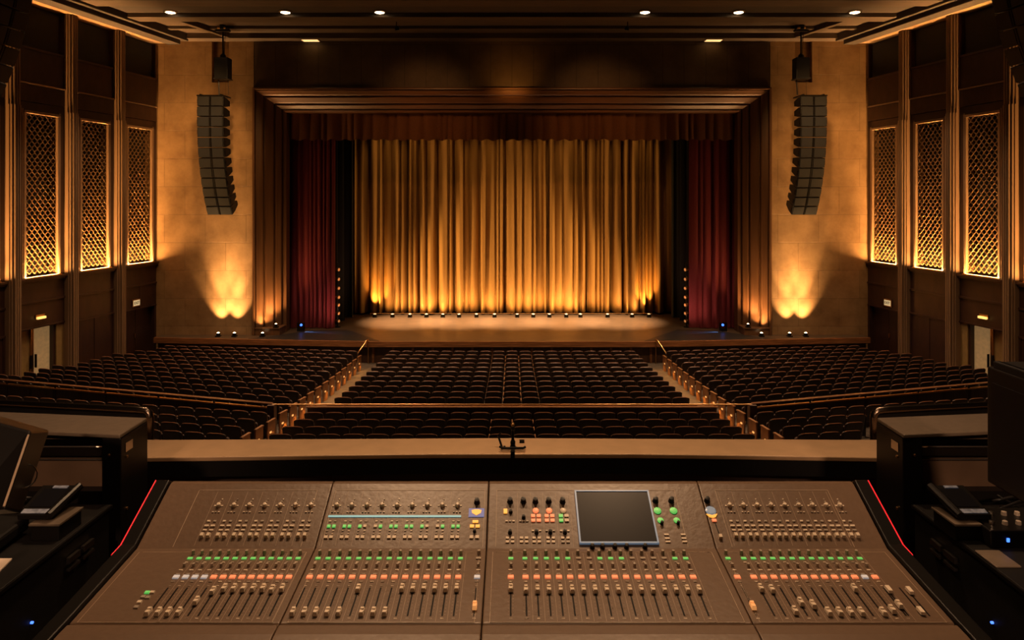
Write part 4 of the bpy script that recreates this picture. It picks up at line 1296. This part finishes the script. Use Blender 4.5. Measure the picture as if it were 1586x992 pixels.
for px in (1020, 1045):
    x = ux(px, 800); knob(2, x, 777, 0.009, 0.016)
    mb = MB(); mb.lathe(UP.p(x, D_up(792)), [(0.012, 0), (0.012, 0.003), (0.007, 0.005), (0, 0.0055)], 14, UP.n); sub(mb, 'round_button', 'green_lit', 2)
    mb = MB(); mb.lathe(UP.p(x+0.003, D_up(807)), [(0.010, 0), (0.010, 0.003), (0.006, 0.0045), (0, 0.005)], 14, UP.n); sub(mb, 'round_button', 'green_lit', 2)
    knob(2, x+0.005, 812, 0.005, 0.012)
    for py in (829, 835, 840): pushes[2].append((UP, x+0.012, D_up(py), 0.016, 0.006, 0.003))
# module 4 left column
x = ux(1103, 800)
knob(3, x-0.003, 777, 0.009, 0.016)
mb = MB(); mb.lathe(UP.p(x, D_up(792)), [(0.017, 0), (0.017, 0.002), (0.012, 0.004), (0, 0.004)], 16, UP.n); sub(mb, 'jog_wheel', 'greyblue', 3)
mb = MB(); c = [(-0.018, 0.004), (0, -0.001), (0.018, 0.004), (0.010, -0.007), (0, -0.010), (-0.010, -0.007)]
mb.prism([UP.p(x, D_up(799), a, b, 0.0) for a, b in c][::-1], [UP.p(x, D_up(799), a, b, 0.004) for a, b in c][::-1]); sub(mb, 'crest_mark', 'orange_lit', 3)
mb = MB(); UP.box(mb, x+0.002, D_up(807), 0.014, 0.009, 0, 0.004); sub(mb, 'bank_button', 'red_lit', 3)
UP.line(slots[3], x+0.003, D_up(810), x+0.006, D_up(832), 0.003, 0.0004)
mb = MB(); UP.box(mb, x+0.006, D_up(833), 0.012, 0.013, 0, 0.010, 0.8); sub(mb, 'fader_cap', 'key_pale', 3)
# touch screen
def frame_pts(w0, w1): pass
sx0, sx1 = ux(891, 763), ux(1003, 763)
D0, D1 = D_up(843), D_up(763)
mb = MB()
wdt = sx1-sx0; cx = (sx0+sx1)/2
UP.box(mb, cx, (D0+D1)/2, wdt, (UP.p(0, D1)-UP.p(0, D0)).length, 0, 0.006)
ts = sub(mb, 'touch_screen', 'screen', 2, bevel=0.001); ts['label'] = 'large dark touch screen'
ln = (UP.p(0, D1)-UP.p(0, D0)).length
mb = MB()
for dx, dy, w_, l_ in ((-wdt/2, 0, 0.005, ln+0.005), (wdt/2, 0, 0.005, ln+0.005), (0, 1, wdt, 0.004), (0, -1, wdt, 0.005)):
    D = (D0+D1)/2 if dy == 0 else (D1 if dy > 0 else D0)
    UP.box(mb, cx+dx, D, w_, l_, 0, 0.008)
sub(mb, 'screen_bezel', 'greyblue', 2)
for px in (917, 932.8, 952, 970, 998.5):
    x = (px-793)*D_up(847)/F; knob(2, x, 849, 0.007, 0.015, 'black')
# panel outlines
for k in range(4):
    a, b = EX[k], EX[k+1]
    i0, i1 = {0: (0.11, 0.045), 1: (0.018, 0.012), 2: (0.028, 0.085), 3: (0.05, 0.10)}[k]
    mbl = lines[k]
    for (x0, y0, x1, y1) in ((a+i0, 760, b-i1, 760), (a+i0, 760, a+i0, 848), (b-i1, 760, b-i1, 848)):
        UP.line(mbl, x0, D_up(y0), x1, D_up(y1), 0.0013)
    for (x0, y0, x1, y1) in ((a+0.02, 965, b-0.02, 965), (a+0.02, 856, a+0.02, 965), (b-0.02, 856, b-0.02, 965), (a+0.03, 856, b-0.02, 856)):
        LOW.line(mbl, x0, D_low(y0), x1, D_low(y1), 0.001)
    x_ = a+0.001
    sub(mbl, 'panel_line', 'console_line', k)['kind'] = 'stuff'
    sub(slots[k], 'fader_slot', 'black', k)['kind'] = 'stuff'
# push buttons: the 25 largest of each module singly, the rest as one part
for k in range(4):
    ps = sorted(pushes[k], key=lambda q: -q[3]*q[4])
    for q in ps[:22]:
        mb = MB(); q[0].box(mb, q[1], q[2], q[3], q[4], 0, q[5], 0.9); sub(mb, 'push_button', 'key_pale', k)
    mb = MB()
    for j, q in enumerate(ps[22:]):
        mb.mi = j % 2
        q[0].box(mb, q[1], q[2], q[3], q[4], 0, q[5], 0.9)
    o = sub(mb, 'small_keys', ['key_pale', 'key_grey'], k); o['kind'] = 'stuff'
# left lone controls on module one
for px, py, m in ((228, 919, 'green_lit'), (236, 919, 'key_pale'), (222, 926, 'key_grey'), (229, 927, 'key_grey'), (216, 934, 'key_pale'), (211, 942, 'key_grey')):
    D = D_low(py); mb = MB(); LOW.box(mb, (px-793)*D/F, D, 0.013, 0.010, 0, 0.004, 0.9); sub(mb, 'side_button', m, 0)

# ------------------------------------------------------------------ flight cases, desks and gear at both sides
DZ = -1.15
for s in (-1, 1):
    side_ = sd(s)
    X = 1.50
    # desk
    t = thing('equipment_desk', (s*2.0, 2.0, -2.1), 'black equipment desk on the %s of the mixing console' % side_, 'desk', 'black equipment desks')
    mb = MB(); a, b = sorted((s*X, s*3.0)); mb.box(a, b, 1.2, 2.66, DZ-0.02, DZ); part(mb, 'desk_top', 'blackmatte', t, bevel=0.003)
    mb = MB(); a, b = sorted((s*(X+0.004), s*(X+0.03))); mb.box(a, b, 1.2, 2.65, -2.1, DZ-0.02); part(mb, 'side_panel', 'blackmatte', t)
    mb = MB(); a, b = sorted((s*X, s*(X-0.006))); mb.box(a, b, 1.2, 2.66, DZ-0.012, DZ-0.002); part(mb, 'edge_strip', 'chrome' if False else 'black', t)
    mb = MB(); D_ = 2.28
    mb.lathe((s*(X-0.0), 2.22, -1.33), [(0.004, -0.006), (0.004, 0.003), (0.002, 0.004)], 8, (-s, 0, 0)); part(mb, 'status_lamp', 'blue_lit', t)['label'] = 'tiny blue lamp'
    for yy in (2.5, 2.42):
        mb = MB(); a, b = sorted((s*X, s*(X-0.012))); mb.box(a, b, yy-0.03, yy+0.03, -1.235, -1.215); mb.box(a, b, yy-0.03, yy+0.03, -1.26, -1.25)
        part(mb, 'vent', 'chrome', t)
    # flight case
    t = thing('flight_case', (s*1.9, 2.8, -2.1), 'tall black flight case with a brown top at the %s end of the ledge' % side_, 'case', 'black flight cases')
    def q4(o):
        pts = [(s*1.485, 2.69), (s*1.49, 2.90), (s*2.7, 3.05), (s*2.7, 2.84)]
        return pts if s < 0 else pts[::-1]
    q = q4(0)
    mb = MB(); mb.prism([(x, y, -0.915) for x, y in q][::-1], [(x, y, -0.90) for x, y in q][::-1]); part(mb, 'lid', 'case_top', t, bevel=0.004)
    mb = MB()
    if True:
        a, b = sorted((s*1.487, s*1.56)); mb.box(a, b, 2.70, 2.90, -2.1, -0.916)
    part(mb, 'side_panel', 'black', t, bevel=0.004)
    mb = MB(); a, b = sorted((s*1.56, s*2.7)); mb.box(a, b, 2.9, 2.93, -2.1, -0.916); part(mb, 'back_panel', 'brown_sheet', t)
    mb = MB(); a, b = sorted((s*1.56, s*2.7)); mb.box(a, b, 2.78, 2.90, -1.20, -1.15); part(mb, 'shelf', 'black', t)
    for z in (-1.0, -1.2):
        mb = MB(); mb.lathe((s*1.487, 2.74, z), [(0.006, 0), (0.006, 0.004), (0.003, 0.006)], 8, (-s, 0, 0)); part(mb, 'rivet', 'brass', t)
        mb = MB(); mb.lathe((s*1.53, 2.70, z+0.02), [(0.006, 0), (0.006, 0.004), (0.003, 0.006)], 8, (0, -1, 0)); part(mb, 'rivet', 'brass', t)
    mb = MB(); a, b = sorted((s*1.50, s*1.484)); mb.box(a, b, 2.73, 2.78, -0.98, -0.945); part(mb, 'corner_latch', 'chrome', t)
    # rounded metal-edged unit in the case
    u = thing('rack_unit', (s*1.9, 2.76, -1.15), 'black rack unit with bright bar standing inside the %s flight case' % side_, 'rack unit', 'rack units in the flight cases')
    a, b = sorted((s*1.60, s*2.6))
    mb = MB(); mb.box(a, b, 2.81, 2.89, -1.035, -0.98); part(mb, 'body', 'gloss', u, bevel=0.012)
    mb = MB(); mb.tube([(s*1.605, 2.815, -0.99), (s*1.64, 2.807, -0.986), (s*2.6, 2.807, -0.986)], 0.006); part(mb, 'bar', 'chrome', u)
    mb = MB(); mb.box(a, b, 2.825, 2.89, -1.15, -1.036); part(mb, 'lower_cover', 'brown_sheet', u)
    mb = MB(); mb.tube([(s*1.61, 2.815, -1.04), (s*2.6, 2.815, -1.04)], 0.004); part(mb, 'lower_bar', 'chrome', u)
    # guard rail behind
    t = thing('guard_rail', (s*1.766, 3.46, -2.1), 'glossy black guard rail behind the %s flight case' % side_, 'rail', 'guard rails')
    mb = MB()
    pts = [(s*1.766, 3.465, -2.1), (s*1.766, 3.465, -1.075), (s*1.769, 3.465, -1.055), (s*1.785, 3.467, -1.043)]+[(s*(1.84+0.2*k), 3.472+0.03*k, -1.04) for k in range(8)]
    mb.tube(pts, 0.019, 12); mb.smooth = True
    part(mb, 'bar', 'gloss', t)
    mb = MB(); mb.hexa([(s*1.785, 3.46, -1.10), (s*3.24, 3.675, -1.10), (s*3.24, 3.69, -1.10), (s*1.785, 3.475, -1.10)][::-s], [(s*1.785, 3.46, -1.055), (s*3.24, 3.675, -1.055), (s*3.24, 3.69, -1.055), (s*1.785, 3.475, -1.055)][::-s])
    part(mb, 'fascia', 'blackmatte', t)
    # plinth box for the little controller
    bx = 1.60
    t = thing('plinth_box', (s*1.70, 2.47, DZ), 'small black box on the %s desk carrying a slanted controller' % side_, 'box', 'plinth boxes')
    e0_, e1_ = ((1.483, 1.575) if s > 0 else (1.515, 1.61))
    a, b = sorted((s*e0_, s*e1_)); mb = MB(); mb.box(a, b, 2.375, 2.50, DZ, DZ+0.052); part(mb, 'body', 'black', t, bevel=0.003)
    mb = MB(); mb.box(a-0.004, b+0.004, 2.37, 2.505, DZ+0.052, DZ+0.058); part(mb, 'cap', 'case_top', t)
    # controller: wedge with screen
    t = thing('controller', (s*1.58, 2.45, DZ+0.058), 'slanted touch controller with a lit strip on the %s desk' % side_, 'controller', 'slanted controllers')
    mb = MB()
    if s > 0: A = [(1.509, 2.389, -1.080), (1.614, 2.389, -1.080), (1.605, 2.525, -1.035), (1.486, 2.525, -1.035)]
    else: A = [(-1.665, 2.389, -1.080), (-1.560, 2.389, -1.080), (-1.537, 2.525, -1.035), (-1.668, 2.525, -1.035)]
    mb.hexa([(p[0], p[1], p[2]-0.03 if i > 1 else p[2]-0.006) for i, p in enumerate(A)], [(p[0], p[1], p[2]+0.012) for p in A])
    part(mb, 'body', 'black', t, bevel=0.003)
    def pl_quad(mb, u0, u1, v0, v1, h):
        def P(u, v):
            a_ = Vector(A[0]).lerp(Vector(A[1]), u); b_ = Vector(A[3]).lerp(Vector(A[2]), u)
            return a_.lerp(b_, v)
        lo4 = [P(u0, v0), P(u1, v0), P(u1, v1), P(u0, v1)]
        mb.hexa([(p.x, p.y, p.z+0.012) for p in lo4], [(p.x, p.y, p.z+0.012+h) for p in lo4])
    mb = MB(); pl_quad(mb, 0.08, 0.92, 0.04, 0.17, 0.002); part(mb, 'lit_strip', 'greyblue_dim', t)
    mb = MB(); pl_quad(mb, 0.15, 0.85, 0.25, 0.85, 0.002); part(mb, 'screen', 'screen', t)
    mb = MB(); pl_quad(mb, 0.35, 0.75, 0.88, 0.95, 0.003); part(mb, 'badge', 'greyblue_dim', t)
    mb = MB()
    e0 = Vector(A[1 if s < 0 else 0]); e1 = Vector(A[2 if s < 0 else 3])
    mb.tube([(e0.x, e0.y, e0.z+0.008), (e1.x, e1.y, e1.z+0.008)], 0.014, 10); part(mb, 'side_bar', 'black', t)
    # cables
    for c in range(5):
        mb = MB(); mb.smooth = True
        r_ = random.Random(c*7+s)
        y0 = 2.56+0.016*c; x0 = 1.72+0.02*c
        pts = [(s*(x0+0.10*q+0.02*math.sin(q*1.7+c)), y0+0.022*math.sin(q*0.9+c*1.3), DZ+0.012+0.05*abs(math.sin(q*0.8+c))*(0.5+0.5*r_.random())) for q in range(8)]
        # smooth by interpolation
        sm = []
        for i in range(len(pts)-1):
            for u in (0, 0.34, 0.67):
                sm.append(tuple(Vector(pts[i]).lerp(Vector(pts[i+1]), u)))
        sm.append(pts[-1])
        mb.tube(sm, 0.005, 6)
        o = mb.build('cable', 'black' if c % 2 else 'chrome_soft' if False else 'black')
        tag(o, '%s black cable winding over the %s equipment desk, %s from the console' % (('thin', 'looping')[c % 2], side_, ORD[c]), 'cable', 'cables on the desks')

# left: tilted display, cover, paper
t = thing('display_panel', (-1.5, 1.9, DZ), 'tilted black display panel at the left edge above the desk', 'display')
fr_ = [PX(-60, 640, 1.95), PX(48, 668, 1.95), PX(8, 789, 1.82), PX(-60, 795, 1.82)]
bk_ = [PX(-30, 636, 2.12), PX(77, 667, 2.12), PX(34, 795, 1.95), PX(-50, 800, 1.95)]
mb = MB(); mb.prism(fr_, bk_); part(mb, 'casing', 'black', t, bevel=0.006)
mb = MB(); mb.tube([PX(44, 674, 1.945), PX(6, 785, 1.815)], 0.003, 6); part(mb, 'bezel', 'console_line', t)
mb = MB()
cpt = Vector(PX(36, 738, 1.95)); nn = Vector((0.75, -0.4, 0.15)).normalized()
u_ = nn.orthogonal().normalized(); v_ = nn.cross(u_)
mb.tube([cpt+(u_*math.cos(a*PI/8)+v_*math.sin(a*PI/8))*0.03+nn*0.012 for a in range(17)], 0.0018, 6); part(mb, 'ring_mark', 'chrome', t)
mb = MB(); mb.tube([(-1.62, 1.95, DZ), (-1.55, 2.0, -0.98)], 0.015); part(mb, 'stand', 'black', t)
mb = MB()
q = [(-2.2, 2.15), (-1.645, 2.262), (-1.655, 2.44), (-2.3, 2.52)]
mb.prism([(x, y, DZ+0.012) for x, y in q], [(x, y, DZ+0.075-0.02*(y > 2.2)) for x, y in q])
tag(mb.build('dust_cover', 'blackmatte', bevel=0.01), 'soft black dust cover lying on the left desk under the display', 'cover')
mb = MB(); q = [PX(-60, 857, 0), 0]
mb.hexa([(-1.64, 2.02, DZ+0.001), (-1.57, 2.18, DZ+0.001), (-1.584, 2.25, DZ+0.001), (-1.64, 2.25, DZ+0.001)], [(-1.64, 2.02, DZ+0.006), (-1.57, 2.18, DZ+0.006), (-1.584, 2.25, DZ+0.006), (-1.64, 2.25, DZ+0.006)])
# right: monitor, hood, interface
t = thing('monitor', (1.36, 1.7, DZ), 'large black monitor seen edge-on at the right of the console', 'monitor')
mb = MB(); mb.box(1.337, 1.38, 1.2, 2.0, -0.80, -0.475); part(mb, 'casing', 'black', t, bevel=0.005)
mb = MB(); mb.box(1.333, 1.338, 1.23, 1.975, -0.778, -0.515); part(mb, 'screen', 'screen', t)
mb = MB(); mb.tube([(1.42, 1.6, DZ+0.02), (1.42, 1.6, -0.8)], 0.02); mb.box(1.3, 1.5, 1.5, 1.7, DZ, DZ+0.02)
mb.v = [(x+0.25, y, z) for x, y, z in mb.v]
mb.box(1.37, 1.68, 1.58, 1.62, -0.75, -0.70)
part(mb, 'stand', 'black', t)
mb = MB(); mb.box(1.345, 1.55, 1.2, 1.97, -0.475, -0.455); mb.box(1.34, 1.36, 1.2, 1.98, -0.51, -0.455); part(mb, 'hood', 'blackmatte', t, bevel=0.004)
t = thing('audio_interface', (1.62, 2.25, DZ), 'black audio interface with blue lamp on the right desk', 'interface')
mb = MB(); mb.box(1.565, 1.86, 2.325, 2.50, DZ, DZ+0.058); part(mb, 'body', 'black', t, bevel=0.005)
mb = MB(); mb.box(1.619, 1.627, 2.321, 2.326, DZ+0.022, DZ+0.034); part(mb, 'lamp', 'blue_lit', t)
for j in range(10):
    mb = MB(); mb.lathe((1.60+0.045*(j % 5), 2.37+0.07*(j//5), DZ+0.058), [(0.009, 0), (0.008, 0.012), (0.003, 0.013)], 8); part(mb, 'dial', 'key_grey' if j % 3 else 'chrome', t)
mb = MB(); mb.box(1.50, 1.58, 2.20, 2.305, DZ, DZ+0.006); tag(mb.build('foot_plate', 'case_top', bevel=0.003), 'flat dark plate on the right desk before the audio interface', 'plate')
mb = MB()
mb.hexa([(-1.64, 2.02, DZ+0.001), (-1.57, 2.18, DZ+0.001), (-1.584, 2.25, DZ+0.001), (-1.64, 2.25, DZ+0.001)], [(-1.64, 2.02, DZ+0.006), (-1.57, 2.18, DZ+0.006), (-1.584, 2.25, DZ+0.006), (-1.64, 2.25, DZ+0.006)])
tag(mb.build('paper_sheet', 'paper'), 'pale sheets of paper at the edge of the left desk', 'paper')
